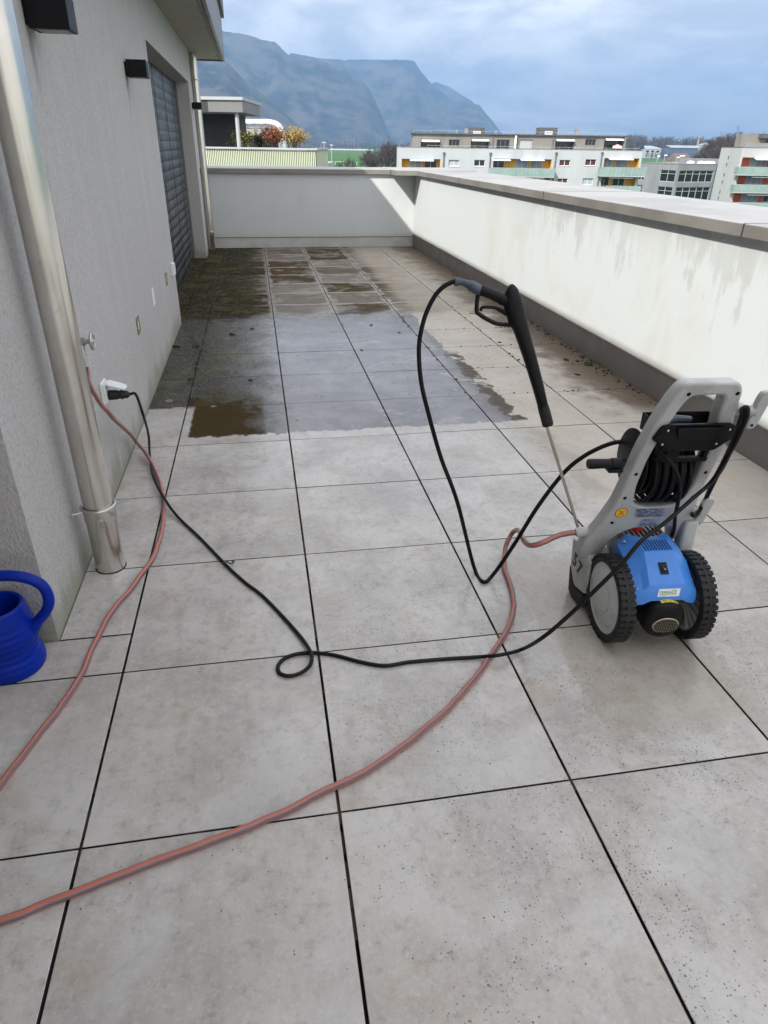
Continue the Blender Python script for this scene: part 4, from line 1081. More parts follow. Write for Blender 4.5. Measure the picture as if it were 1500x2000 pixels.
# little cable tie knot
k0 = G(443, 1105, zc)
o = MB().tube(crom([k0+Vector((-.006, -.012, .004)), k0+Vector((-.012, .0, .012)), k0+Vector((.004, .012, .010)), k0+Vector((.010, -.002, .012)), k0+Vector((.022, .006, .006)), k0+Vector((.027, .020, .004)), k0+Vector((.018, .026, .003))], 6), .0026, 8).build('cable_tie', 'black_rubber', pc); o.location = -pc.location

# ================================================================== debris
def clump(u, v, r, label, mat='moss_dark', flat=.45):
    p = G(u, v); rs = random.Random(int(u*7+v))
    bm = bmesh.new(); bmesh.ops.create_icosphere(bm, subdivisions=2, radius=1)
    for vv in bm.verts:
        k = 1+rs.uniform(-.35, .35); vv.co = Vector((vv.co.x*r*k*1.5, vv.co.y*r*k*.9, max(-.2, vv.co.z)*r*k*flat))
    me = bpy.data.meshes.new('moss_clump'); bm.to_mesh(me); bm.free(); me.materials.append(MATS[mat])
    o = bpy.data.objects.new('moss_clump', me); o.location = (p.x, p.y, r*.05); o.rotation_euler = (0, 0, rs.uniform(0, 6))
    return link(o, None, label=label, category='moss', group='clumps of moss and dirt on the tiles')
for u, v, r, lb in ((345, 677, .022, 'dark moss clump at the foot of the house wall'), (383, 676, .030, 'brown moss clump on the joint beside the house wall'), (454, 654, .022, 'round dark moss clump on the wet tiles, larger one'),
                    (493, 642, .016, 'dark moss clump right of the larger round one'), (375, 660, .012, 'tiny moss clump above the brown one by the wall'), (420, 612, .016, 'moss clump on the joint by the window blind'), (408, 625, .016, 'flat moss clump at the joint near the window blind'),
                    (725, 635, .014, 'dark moss clump in the middle of the far wet tiles'), (780, 650, .014, 'dark moss clump beside the hanging hose'), (706, 684, .012, 'small moss clump lying on a cross joint of wet tiles'), (489, 743, .013, 'dark moss clump above the brown wet patch'),
                    (372, 741, .018, 'black moss clump in the joint left of the brown wet patch')):
    clump(u, v, r, lb, 'moss' if u == 383 else 'moss_dark')
for u, v, r, lb in ((1150, 713, .030, 'moss clump by the kick plate, biggest of the row'), (1172, 712, .024, 'moss clump against the kick plate, right end of the row'), (1105, 703, .020, 'moss clump left of the biggest one by the kick plate'), (1128, 706, .014, 'small moss clump in the row by the kick plate'), (1184, 717, .016, 'green moss clump touching the kick plate')):
    clump(u, v, r, lb, 'moss_green' if u in (1172, 1184) else 'moss', .7)
clump(1128, 732, .014, 'small clump of dirt on the dry tiles', 'moss_dark'); clump(1221, 743, .013, 'pale tan stone near the kick plate', 'stone_pale', .8)
clump(975, 669, .012, 'small moss clump lying in a joint left of the spray gun'); clump(1013, 703, .012, 'small moss clump in a joint beside the gun barrel')
b = MB(); rs = random.Random(5)
for k in range(1500):
    if k < 560: x, y, r = rs.uniform(-.6, 1.25), 2.6+7.2*rs.random()**1.5, rs.uniform(.0012, .0045)
    elif k < 820: x, y, r = rs.gauss(-.35, .25), rs.uniform(2.7, 9.5), rs.uniform(.0015, .005)
    elif k < 1280: x, y, r = rs.uniform(1.35, 2.37), 2.9+3.2*rs.random(), rs.uniform(.001, .004)
    elif k < 1400: x, y, r = 2.36-abs(rs.gauss(0, .05)), rs.uniform(2.7, 10), rs.uniform(.002, .006)
    else: x, y, r = rs.uniform(-.8, 2.3), rs.uniform(-.3, 2.4), rs.uniform(.0006, .0013)
    if x < HW+.02 or x > RW-.02: continue
    bb = len(b.v)
    for j in range(5):
        a = 2*math.pi*j/5+rs.random(); q = r*rs.uniform(.6, 1.3); b.v.append((x+q*1.4*math.cos(a), y+q*math.sin(a), .0004))
    b.v.append((x, y, r*.7))
    for j in range(5): b._f((bb+j, bb+(j+1) % 5, bb+5))
b.build('dirt_crumbs', 'moss_dark', None, smooth=0, kind='stuff')
b = MB()
for k in range(420):                                    # bigger crumbs of moss: along the kick plate, in the joints, by the house wall
    q = rs.random()
    if q < .42: x, y, r = RW-.012-abs(rs.gauss(0, .035)), rs.triangular(2.4, 8, 3.4), rs.uniform(.003, .011)
    elif q < .62: x, y, r = rs.choice((1.2, 1.8))+rs.gauss(0, .01), rs.uniform(2.9, 7), rs.uniform(.003, .009)
    elif q < .78: x, y, r = rs.uniform(1.4, 2.3), rs.choice((3.0, 3.6, 4.2, 4.8, 5.4))+rs.gauss(0, .012), rs.uniform(.002, .008)
    elif q < .90: x, y, r = -.6+rs.gauss(0, .015), rs.uniform(2.9, 10), rs.uniform(.003, .011)
    else: x, y, r = HW+.012+abs(rs.gauss(0, .02)), rs.uniform(2.8, 9), rs.uniform(.002, .007)
    if x < HW+.006 or x > RW-.008: continue
    bb = len(b.v); nn = 6
    for j in range(nn):
        a = 2*math.pi*j/nn+rs.random()*.6; q_ = r*rs.uniform(.6, 1.3); b.v.append((x+q_*1.3*math.cos(a), y+q_*math.sin(a), .0003))
    for j in range(nn):
        a = 2*math.pi*j/nn+rs.random()*.6; q_ = r*rs.uniform(.3, .7); b.v.append((x+q_*1.2*math.cos(a), y+q_*math.sin(a), r*rs.uniform(.4, .9)))
    b.v.append((x, y, r*rs.uniform(.6, .9)))
    for j in range(nn):
        j2 = (j+1) % nn; b._f((bb+j, bb+j2, bb+nn+j2, bb+nn+j)); b._f((bb+nn+j, bb+nn+j2, bb+2*nn))
b.build('moss_crumbs', 'moss', None, smooth=0, kind='stuff')

# ================================================================== THE SURROUNDINGS
# land, mountains
gm = MB(); N = 40
gx = [-7000, -2500, -900, -300, -100, 0, 100, 300, 800, 2000, 4500, 9000]; gy = [-300, 0, 60, 150, 300, 600, 1200, 2200, 3600, 5200, 8000, 11000]
for y in gy:
    for x in gx: gm.v.append((x, y, GZ))
for j in range(len(gy)-1):
    for i in range(len(gx)-1): a = j*len(gx)+i; gm._f((a, a+1, a+len(gx)+1, a+len(gx)))
gm.build('ground', 'field_grass', None, smooth=0, kind='structure')
road = MB().box(-60, 140, 30, 95, GZ+.004, GZ+.05).build('road', 'asphalt', None, smooth=0, kind='structure')
from mathutils import noise as mn
def mountain(pts, d0, d1, seed, nx=150, ny=46, rough=1.0, back=900):
    pts = sorted(pts); us = [p[0] for p in pts]
    def rv(u):
        for (a, va), (c, vc) in zip(pts[:-1], pts[1:]):
            if a <= u <= c: return va+(vc-va)*(u-a)/(c-a)
        return pts[-1][1]
    b = MB(); rows = ny+6
    for i in range(nx+1):
        u = us[0]+(us[-1]-us[0])*i/nx
        v = rv(u)+1.6*mn.noise(Vector((u*.09, seed, 0)))*rough+1.0*mn.noise(Vector((u*.35, seed, 3)))
        k = ray(u, v); k = k/k.dot(HD); P = CAM+k*d1; H = P.z-GZ
        fl = Vector((k.x, k.y, 0))
        for j in range(rows+1):
            if j <= ny:
                t = j/ny; dd = d0+(d1-d0)*t
                q = CAM+fl*dd; 
                hh = H*(t**1.25*.55+t*.45)
                w_ = math.sin(math.pi*min(1, t*1.0))**.8
                rid = mn.fractal(Vector((q.x*.0011+seed, q.y*.00045, hh*.0006)), .9, 2.1, 6)
                rid2 = mn.fractal(Vector((q.x*.005, q.y*.003, seed)), .8, 2.2, 5)
                hh += H*w_*(.17*rid+.055*rid2)*rough
                b.v.append((q.x, q.y, GZ-3+max(0, hh)*(1 if t > 0 else 0)))
            else:
                t = (j-ny)/(rows-ny); q = CAM+fl*(d1+back*t); b.v.append((q.x, q.y, GZ-3+H*(1-t)**1.2))
    for i in range(nx):
        for j in range(rows): a = i*(rows+1)+j; b._f((a, a+rows+1, a+rows+2, a+1))
    return b.build('mountain', 'mountain_forest', None, smooth=180, kind='structure')
z8 = lambda L: [(380+x/2.419, 40+y/2.419) for x, y in L]
mountain(z8([(-500, -40), (-200, 60), (20, 165), (150, 190), (200, 240), (260, 300), (330, 350), (400, 410), (480, 480), (560, 545), (600, 575)]), 2300, 3300, 1.3)
mountain(z8([(-500, -10), (-100, 20), (140, 48), (200, 55), (250, 66), (320, 88), (380, 98), (410, 130), (440, 158), (480, 166), (520, 188), (570, 184), (620, 195), (700, 222), (750, 260), (800, 290), (830, 330), (870, 410), (900, 480), (930, 560), (960, 580)]), 3600, 4900, 4.7)
mountain(z8([(450, 150), (600, 178), (700, 184), (800, 182), (900, 184), (1000, 183), (1040, 192), (1065, 232), (1100, 275), (1150, 320), (1200, 360), (1300, 385), (1345, 398), (1380, 440), (1420, 490), (1450, 530), (1475, 590)]), 5000, 6700, 9.1)
mountain(z8([(1000, 330), (1100, 300), (1140, 290), (1200, 310), (1260, 350), (1310, 380), (1370, 440), (1420, 520), (1450, 580)]), 7600, 8600, 13.3)
# low far hills on the right
mountain([(960, 285), (1050, 283), (1150, 281), (1230, 280), (1320, 283), (1420, 287), (1520, 292), (1640, 299)], 7800, 9000, 21.0, nx=60, ny=12, rough=.4)

# ---- facades
def facade(par, name, mat, x0, x1, z0, z1, y, ops, thick=.35, depth=10.0, back=True):
    """wall with real openings; par space: x along, y away from the camera, z up. ops: list of (xa, xb, za, zb)"""
    xs = sorted({x0, x1, *[o[0] for o in ops], *[o[1] for o in ops]}); zs = sorted({z0, z1, *[o[2] for o in ops], *[o[3] for o in ops]})
    xs = [a for a in xs if x0 <= a <= x1]; zs = [a for a in zs if z0 <= a <= z1]
    b = MB()
    for xa, xb in zip(xs[:-1], xs[1:]):
        for za, zb in zip(zs[:-1], zs[1:]):
            cx, cz = (xa+xb)/2, (za+zb)/2
            if any(o[0] < cx < o[1] and o[2] < cz < o[3] for o in ops): continue
            b.poly([(xa, y, za), (xb, y, za), (xb, y, zb), (xa, y, zb)])
    for (xa, xb, za, zb) in ops:
        b.poly([(xa, y, za), (xa, y, zb), (xa, y+thick, zb), (xa, y+thick, za)]); b.poly([(xb, y, za), (xb, y+thick, za), (xb, y+thick, zb), (xb, y, zb)])
        b.poly([(xa, y, za), (xa, y+thick, za), (xb, y+thick, za), (xb, y, za)]); b.poly([(xa, y, zb), (xb, y, zb), (xb, y+thick, zb), (xa, y+thick, zb)])
    if back:
        y2 = y+depth
        b.poly([(x0, y, z0), (x0, y, z1), (x0, y2, z1), (x0, y2, z0)]); b.poly([(x1, y, z0), (x1, y2, z0), (x1, y2, z1), (x1, y, z1)])
        b.poly([(x0, y, z1), (x1, y, z1), (x1, y2, z1), (x0, y2, z1)]); b.poly([(x0, y2, z0), (x0, y2, z1), (x1, y2, z1), (x1, y2, z0)])
    o = b.build(name, mat, par, smooth=0)
    return o
def window(par, xa, xb, za, zb, y, mat='window_glass', mull=1, fr='window_frame', f=.07):
    b = MB()
    b.box(xa, xb, y-.05, y, za, za+f); b.box(xa, xb, y-.05, y, zb-f, zb); b.box(xa, xa+f, y-.05, y, za+f, zb-f); b.box(xb-f, xb, y-.05, y, za+f, zb-f)
    for k in range(mull):
        c = xa+(xb-xa)*(k+1)/(mull+1); b.box(c-f*.6, c+f*.6, y-.05, y, za+f, zb-f)
    w = b.build('window', fr, par, smooth=0)
    MB().box(xa+.01, xb-.01, y, y+.03, za+.01, zb-.01).build('pane', mat, w, smooth=0)
    return w
def zrect(conv, r, dist):
    (u0, v0), (u1, v1) = conv(r[0], r[1]), conv(r[2], r[3])
    uc, vc = (u0+u1)/2, (v0+v1)/2
    xa, _ = HB(u0, vc, dist); xb, _ = HB(u1, vc, dist); _, zt = HB(uc, v0, dist); _, zb = HB(uc, v1, dist)
    return xa, xb, zb-GZ, zt-GZ
z3 = lambda x, y: (760+x/3.947, 220+y/3.947)
z4 = lambda x, y: (1120+x/3.947, 220+y/3.947)
z2 = lambda x, y: (380+x/3.409, 150+y/3.409)
z7 = lambda x, y: (1180+x/6.25, 230+y/6.25)
pxl = lambda x, y: (x, y)
def local(dist, name, label, cat, group=None):
    p = CAM+HD*dist; return thing(name, (p.x, p.y, GZ), label, cat, group, rz=-YAW)

# --- white apartment block with yellow loggias
DA = 130.0
A = local(DA, 'apartment_block', 'long white apartment block with yellow loggias and grey penthouse floor', 'building')
ax0, _, _, atop = zrect(z3, (65, 266, 100, 300), DA); _, ax1, _, _ = zrect(z4, (100, 266, 540, 300), DA)
logs = [(z3, (95, 357, 395, 440)), (z3, (800, 357, 1253, 432)), (z4, (232, 352, 505, 428)), (z3, (800, 498, 1235, 570)), (z4, (212, 496, 480, 570))]
wins = [(z3, (458, 364, 540, 413), 'window_blind'), (z3, (656, 364, 738, 413), 'window_glass'), (z3, (1313, 364, 1395, 410), 'curtain_red'), (z4, (92, 360, 175, 408), 'curtain_red'), (z3, (1298, 508, 1375, 546), 'curtain_red'), (z4, (70, 506, 152, 556), 'curtain_blue'), (z3, (1470, 508, 1510, 556), 'curtain_blue')]
lr = [zrect(c, r, DA) for c, r in logs]; wr = [(zrect(c, r, DA), mt) for c, r, mt in wins[:6]]
ops = lr+[w_ for w_, _ in wr]
facade(A, 'wall', 'house_white', ax0, ax1, 0, atop, 0, ops, thick=1.6, depth=13)
for w_, mt in wr:
    xa, xb, za, zb = w_
    window(A, xa, xb, za, zb, .25, mt, 1)
    MB().box(xa-.1, xb+.1, -.08, .06, za-.08, za).build('window_sill', 'window_frame', A, smooth=0)
def loggia(par, r, panel, doors, glass='window_glass', y=1.55):
    xa, xb, za, zb = r
    MB().box(xa+.02, xb-.02, y, y+.05, za+.02, zb-.02).build('loggia_back', panel, par, smooth=0)
    for fa, fb, mt in doors:
        a, c = xa+(xb-xa)*fa, xa+(xb-xa)*fb
        window(par, a, c, za+.05, zb-.12, y-.02, mt, max(1, int((c-a)/1.3)))
loggia(A, lr[0], 'panel_yellow', ((.21, .53, 'window_blind'), (.60, .92, 'window_glass')))
loggia(A, lr[1], 'panel_yellow', ((.0, .215, 'window_glass'), (.41, .62, 'curtain_blue'), (.67, .87, 'curtain_blue')))
loggia(A, lr[2], 'panel_yellow', ((.0, .33, 'curtain_blue'), (.41, .76, 'curtain_blue')))
loggia(A, lr[3], 'panel_yellow', ((.0, .5, 'window_glass'), (.55, .85, 'window_blind')))
loggia(A, lr[4], 'panel_yellow', ((.0, .30, 'window_glass'), (.40, .75, 'window_glass')))
for r in lr:
    for side in (0, 1):
        MB().box(r[0]+.012 if side == 0 else r[1]-.06, r[0]+.06 if side == 0 else r[1]-.012, .02, 1.5, r[2]+.02, r[3]-.02).build('side_panel', 'panel_yellow', A, smooth=0)
for c, r in ((z3, (162, 360, 345, 374)), (z3, (805, 360, 940, 371)), (z3, (1020, 360, 1200, 371)), (z4, (285, 353, 468, 365)), (z4, (283, 494, 462, 508)), (z3, (1135, 500, 1195, 512))):
    xa, xb, za, zb = zrect(c, r, DA-1)
    MB().loft([[(xa, -.9, za), (xb, -.9, za), (xb, -.9, za+.12), (xa, -.9, za+.12)], [(xa, .3, zb-.1), (xb, .3, zb-.1), (xb, .3, zb+.02), (xa, .3, zb+.02)]]).build('awning', 'awning_white', A, smooth=0)
for c, r in ((z3, (775, 430, 1278, 495)), (z4, (205, 424, 560, 491)), (z4, (250, 568, 520, 610)), (z3, (760, 568, 1260, 640)), (z3, (75, 432, 410, 500))):
    xa, xb, za, zb = zrect(c, r, DA-1.4)
    rl_ = MB().box(xa, xb, -1.4, -1.36, za+.1, zb).build('balcony_rail', 'rail_glass', A, smooth=0)
    MB().box(xa, xb, -1.38, .0, za-.08, za+.1).build('balcony_slab', 'house_white', A, smooth=0)
    MB().box(xb-.04, xb, -1.36, 0, za+.1, zb).box(xa, xa+.04, -1.36, 0, za+.1, zb).build('balcony_rail', 'rail_glass', A, smooth=0)
    b = MB(); k = xa
    while k < xb: b.box(k-.015, k+.015, -1.405, -1.402, za+.1, zb); k += 1.35
    b.box(xa, xb, -1.41, -1.35, zb+.002, zb+.05); b.build('rail_post', 'duct_silver', rl_, smooth=0)
for c, x, v0 in ((z3, 422, 328), (z3, 780, 330), (z3, 1285, 328), (z4, 218, 325)):
    xa, _, _, zt = zrect(c, (x, v0, x+2, v0+20), DA)
    MB().tube([(xa, -.12, 0), (xa, -.12, zt)], .10, 8).lathe([(.1, 0), (.2, .35), (.2, .55)], (xa, -.12, zt-.1), 'z', 8).build('rain_pipe', 'pipe_dark', A)
# parapet cap, terrace rail
MB().box(ax0-.05, ax1+.05, -.06, .25, atop+.003, atop+.08).build('parapet_cap', 'house_grey', A, smooth=0)
b = MB(); b.box(ax0+5, ax1-.6, .1, .14, atop+.33, atop+.37)
k = ax0+5
while k < ax1-.6: b.box(k-.015, k+.015, .1, .13, atop+.08, atop+.33); k += 1.6
b.build('terrace_rail', 'duct_silver', A, smooth=0)
# penthouse floor
DP = DA+2.6
px0, px1, _, ptop = zrect(z3, (185, 165, 600, 300), DP); _, px1, _, _ = zrect(z4, (100, 165, 388, 300), DP)
pops = [(z3, (245, 204, 392, 284), 'r'), (z3, (460, 207, 543, 258), 'w'), (z3, (630, 199, 770, 284), 'r'), (z3, (828, 208, 928, 282), 'w'), (z3, (1003, 208, 1103, 282), 'b'), (z3, (1280, 199, 1425, 284), 'r'), (z4, (92, 205, 172, 252), 'w'), (z4, (236, 194, 380, 284), 'r')]
pr_ = [(zrect(c, r, DP), k) for c, r, k in pops]
facade(A, 'penthouse_wall', 'house_grey', px0, px1, atop-.6, ptop, 2.6, [r for r, _ in pr_], thick=1.4, depth=9.5)
for (xa, xb, za, zb), k in pr_:
    if k == 'r':
        MB().box(xa, xb, 3.95, 4.0, za, zb).build('loggia_back', 'recess_dark', A, smooth=0)
        window(A, xa+.25, xb-.25, za+.05, zb-.25, 3.9, 'window_glass', 2, 'pipe_dark')
        MB().loft([[(xa+.1, 1.9, zb-.42), (xb-.1, 1.9, zb-.42), (xb-.1, 1.9, zb-.22), (xa+.1, 1.9, zb-.22)], [(xa+.1, 2.8, zb-.2), (xb-.1, 2.8, zb-.2), (xb-.1, 2.8, zb-.06), (xa+.1, 2.8, zb-.06)]]).build('awning', 'awning_white', A, smooth=0)
    elif k == 'w': window(A, xa, xb, za, zb, 2.85, 'window_glass', 2, 'pipe_dark')
    else: MB().box(xa, xb, 2.8, 2.85, za, zb).build('roller_blind', 'window_blind', A, smooth=0)
MB().box(px0-.35, px1+.55, 2.2, 12.5, ptop+.003, ptop+.16).build('roof', 'roof_dark', A, smooth=0)
for c, x in ((z3, 805), (z3, 1268)):
    xa, _, _, zt = zrect(c, (x, 170, x+2, 180), DP)
    MB().tube([(xa, 2.5, atop), (xa, 2.5, zt)], .10, 8).build('rain_pipe', 'pipe_dark', A)
xa, xb, za, zb = zrect(z4, (385, 190, 400, 270), DP); MB().box(xa, xb, 2.3, 2.7, atop, ptop).build('column', 'house_grey', A, smooth=0)
xa, xb, _, _ = zrect(z3, (963, 215, 975, 282), DP); MB().box(xa, xb, 2.0, 2.55, atop, atop+2.0).build('divider', 'awning_white', A, smooth=0)
for r, mt in (((612, 115, 738, 164), 'roof_dark'), ((1157, 115, 1298, 164), 'roof_dark'), ((583, 121, 610, 164), 'concrete_grey'), ((515, 131, 527, 164), 'concrete_grey'), ((1026, 135, 1040, 164), 'concrete_grey'), ((1437, 126, 1475, 164), 'concrete_grey'), ((820, 131, 830, 164), 'concrete_grey')):
    xa, xb, za, zb = zrect(z3, r, DP+3)
    MB().box(xa, xb, 5.6, 5.6+min(3, xb-xa), ptop+.16, zb).build('roof_box' if xb-xa > 2 else 'chimney', mt, A, smooth=0)
    if xb-xa > 2:
        c = (xa+xb)/2
        window(A, c-.6, c+.75, ptop+.2, zb-.55, 5.58, 'window_blind', 0, 'window_frame', .12)
b = MB()
k = px0
while k < px1: b.box(k-.015, k+.015, 2.5, 2.53, ptop+.16, ptop+.5); k += 3.1
b.box(px0, px1, 2.5, 2.52, ptop+.5, ptop+.53).build('roof_rail', 'duct_silver', A, smooth=0)
xa, xb, za, zb = zrect(z4, (318, 250, 372, 276), DA+1)
tt = local(DA+1, 'play_tent', 'small pink and white play tent on the penthouse terrace', 'tent')
b = MB(); c = (xa+xb)/2; q = (xb-xa)/2
b.loft([[(c-q, 0, za), (c+q, 0, za), (c+q, 1.2, za), (c-q, 1.2, za)], [(c-q, 0, za+.35), (c+q, 0, za+.35), (c+q, 1.2, za+.35), (c-q, 1.2, za+.35)]]).build('tent_wall', 'awning_white', tt, smooth=0)
simple('tent_pink', (.75, .32, .27), .7)
MB().loft([[(c-q, 0, za+.352), (c+q, 0, za+.352), (c+q, 1.2, za+.352), (c-q, 1.2, za+.352)], [(c-.1, .55, zb+.1), (c+.1, .55, zb+.1), (c+.1, .65, zb+.1), (c-.1, .65, zb+.1)]]).build('tent_roof', 'tent_pink', tt, smooth=0)

# --- white block with orange loggias at the right edge
DBk = 128.0
B = local(DBk, 'apartment_block', 'white apartment block with orange loggias at the right edge of the picture', 'building')
bx0, _, _, btop = zrect(z4, (1140, 266, 1200, 300), DBk); bw1, _, _, _ = zrect(z4, (1300, 350, 1310, 380), DBk)
bx0 = bw1-.35; bx1 = bx0+22; bdep = bx0/HB(1409, 290, 1.0)[0]-DBk
fl = [zrect(z4, (1296, 348, 1700, 420), DBk), zrect(z4, (1262, 484, 1700, 556), DBk), zrect(z4, (1228, 620, 1700, 694), DBk)]
ops = [(bw1, bx1-.6, r[2], r[3]) for r in fl]
facade(B, 'wall', 'house_white_warm', bx0, bx1, 0, btop, 0, ops, thick=1.7, depth=bdep)
for r in ops:
    loggia(B, r, 'panel_orange', ((.10, .24, 'curtain_blue'), (.28, .37, 'window_glass'), (.45, .62, 'window_glass'), (.7, .9, 'window_blind')), y=1.65)
    MB().box(r[0]+.012, r[0]+.06, .02, 1.6, r[2]+.02, r[3]-.02).build('side_panel', 'panel_orange', B, smooth=0)
    za = r[2]-1.25
    rl_ = MB().box(r[0]-.9, r[1], -1.4, -1.36, za+.15, za+1.2).build('balcony_rail', 'rail_glass', B, smooth=0)
    MB().box(r[0]-.9, r[0]-.86, -1.36, 0, za+.15, za+1.2).build('balcony_rail', 'rail_glass', B, smooth=0)
    MB().box(r[0]-.9, r[1], -1.38, 0, za-.02, za+.14).build('balcony_slab', 'house_white_warm', B, smooth=0)
    b = MB(); k = r[0]-.9
    while k < r[1]: b.box(k-.015, k+.015, -1.405, -1.402, za+.15, za+1.2); k += 1.4
    b.box(r[0]-.9, r[1], -1.41, -1.35, za+1.202, za+1.25); b.build('rail_post', 'duct_silver', rl_, smooth=0)
    MB().loft([[(r[0]+2.0, -1.0, r[3]-.35), (r[1], -1.0, r[3]-.35), (r[1], -1.0, r[3]-.22), (r[0]+2.0, -1.0, r[3]-.22)], [(r[0]+2.0, .2, r[3]-.12), (r[1], .2, r[3]-.12), (r[1], .2, r[3]), (r[0]+2.0, .2, r[3])]]).build('awning', 'awning_white', B, smooth=0)
for v in (345, 400, 478, 532, 610, 658):
    u_, v_ = z4(1197-(v-345)*.25, v); yv = bx0/HB(u_, v_, 1.0)[0]; zv = HB(u_, v_, yv)[1]-GZ
    MB().box(bx0-.08, bx0-.002, yv-DBk-.12, yv-DBk+.12, zv-.25, zv+.25).build('vent_pipe', 'pipe_dark', B, smooth=0)
b2x0, _, _, b2top = zrect(z4, (1300, 166, 1400, 200), DBk+3)
MB().box(b2x0, bx1-1, 3, 5.2, btop-.5, b2top).build('penthouse_wall', 'house_grey', B, smooth=0)
MB().box(b2x0+4.2, b2x0+8, 2.96, 3.0, btop+.3, b2top-.8).build('window', 'window_glass', B, smooth=0)
xa, _, za, zb = zrect(z4, (1425, 180, 1440, 200), DBk+3); MB().box(xa, bx1-1, 1.6, 5.4, b2top-.55, b2top+.06).build('roof', 'roof_dark', B, smooth=0)
xa, xb, za, zb = zrect(z4, (1357, 247, 1400, 277), DBk); MB().box(bx0+.3, bx1+.1, -.1, .3, btop+.004, zb+.25).build('parapet_cap', 'concrete_grey', B, smooth=0)
MB().box(bx0-.05, bx0+.25, -.06, bdep, btop+.003, btop+.09).build('parapet_cap', 'roof_dark', B, smooth=0)

# --- grey school building between the two blocks
def pt(u, dist): return CAM+HD*dist+RD*HB(u, 320, dist)[0]
P0, PL, PR_ = pt(1326, 150), pt(1249, 160), pt(1401, 154)
Cc = thing('school_building', (P0.x, P0.y, GZ), 'low grey school building with window bands between the two blocks', 'building')
ztop = HB(1326, 322.5, 150)[1]
def wallC(P, Q, nm, cols, sp):
    d = (Q-P); L = d.length; d = d.normalized(); n_ = Vector((d.y, -d.x, 0))
    if n_.dot(HD) > 0: n_ = -n_
    Mt = Matrix(((d.x, -n_.x, 0, P.x-P0.x), (d.y, -n_.y, 0, P.y-P0.y), (0, 0, 1, 0), (0, 0, 0, 1)))
    H = ztop-GZ
    ops = []
    for z0, z1 in ((H-3.05, H-.95), (H-6.4, H-3.95), (H-9.8, H-7.4)):
        for a, bq, kk in sp: ops.append((L*a, L*bq, z0, z1))
    o = facade(Cc, nm, 'concrete_grey', 0, L, 0, H, 0, ops, thick=.25, back=False); o.data.transform(Mt); o.data.update()
    for (xa, xb, za, zb) in ops:
        b = MB(); f = .09; nn = max(2, int((xb-xa)/1.75))
        b.box(xa, xb, .12, .2, za, za+f); b.box(xa, xb, .12, .2, zb-f, zb); b.box(xa, xb, .12, .2, za+(zb-za)*.68, za+(zb-za)*.68+f*.8)
        for k in range(nn+1):
            c = xa+(xb-xa-f)*k/nn; b.box(c, c+f, .11, .2, za+f, zb-f)
        w = b.build('window', 'school_frame', Cc, smooth=0); w.data.transform(Mt)
        g = MB().box(xa, xb, .2, .24, za, zb).build('pane', 'window_glass', w, smooth=0); g.data.transform(Mt)
wallC(P0, PL, 'wall', 0, ((.04, .42, 1), (.82, .98, 1)))
wallC(P0, PR_, 'wall', 0, ((.06, .96, 1),))
PB = PL+PR_-P0
zz = ztop-GZ
Q = [Vector((p.x-P0.x, p.y-P0.y, 0)) for p in (P0, PR_+(PR_-P0)*.5, PB+(PR_-P0)*.5, PL)]
MB().loft([[q+Vector((0, 0, zz+.002)) for q in Q], [q+Vector((0, 0, zz+.25)) for q in Q]]).build('roof', 'roof_gravel', Cc, smooth=0)
MB().loft([[q*1.0+Vector((0, 0, .0)) for q in (Q[1], Q[2])]+[Q[2]+Vector((0, 0, zz)), Q[1]+Vector((0, 0, zz))], [q*1.01 for q in (Q[1], Q[2])]+[Q[2]*1.01+Vector((0, 0, zz)), Q[1]*1.01+Vector((0, 0, zz))]]).build('wall', 'concrete_grey', Cc, smooth=0)
for zx in (905, 985, 1035, 1065):
    u, v = z4(zx, 380); d_ = 156; a, z = HB(u, v, d_); p = CAM+HD*d_+RD*a
    o = MB().sphere((0, 0, 0), .8, 12, 8, (1, 1, .55)).build('skylight', 'awning_white', Cc); o.location = (p.x-P0.x, p.y-P0.y, zz+.3)
u, v = z4(1000, 372); a, z = HB(u, v, 160); p = CAM+HD*160+RD*a
o = MB().box(-3, 5, 0, 4, .25, 1.1).build('roof_box', 'concrete_grey', Cc, smooth=0); o.location = (p.x-P0.x, p.y-P0.y, zz)

# --- neighbouring house on the left with green slatted balcony
DE = 38.0
Eh = local(DE, 'terrace_house', 'neighbouring penthouse with pale green slatted balcony and dark canopy', 'house')
ex0, ex1, ez0, ez1 = zrect(z2, (20, 470, 812, 620), DE); ex0 -= 3
MB().box(ex0, ex1, .06, 12, 0, ez0+.2).build('lower_floors', 'house_white', Eh, smooth=0)
MB().box(ex0, ex1-.02, .07, .2, ez0+.2, ez1-.12).build('balcony_wall', 'fascia_dark', Eh, smooth=0)
b = MB(); k = ex0
while k < ex1-.03: b.box(k, k+.052, .0, .045, ez0-.6, ez1-.09); k += .0885
b.build('slat_row', 'slat_green', Eh, smooth=0, kind='stuff')
b = MB(); k = .1
while k < 7: b.box(ex1-.02, ex1+.02, k, k+.052, ez0-.6, ez1-.09); k += .0885
b.build('slat_row', 'slat_green', Eh, smooth=0, kind='stuff')
MB().box(ex0, ex1+.06, -.08, .3, ez1-.085, ez1).box(ex1-.25, ex1+.06, .3, 8, ez1-.085, ez1).build('balcony_cap', 'house_white', Eh, smooth=0)
xa, xb, za, zb = zrect(z2, (40, 132, 320, 236), DE+.3)
MB().box(xa-4, xb, .3, 5.5, za, zb-.14).build('canopy', 'canopy_grey', Eh, smooth=0, bevel=.02)
MB().box(xa-4, xb+.03, .22, 5.6, zb-.137, zb).build('canopy_edge', 'house_white', Eh, smooth=0)
MB().box(xa-4+.9, xa+.35, .296, .299, za, zb-.14).build('panel_joint', 'fascia_dark', Eh, smooth=0)
wxa, wxb, wza, wzb = zrect(z2, (40, 250, 277, 470), DE+2.5)
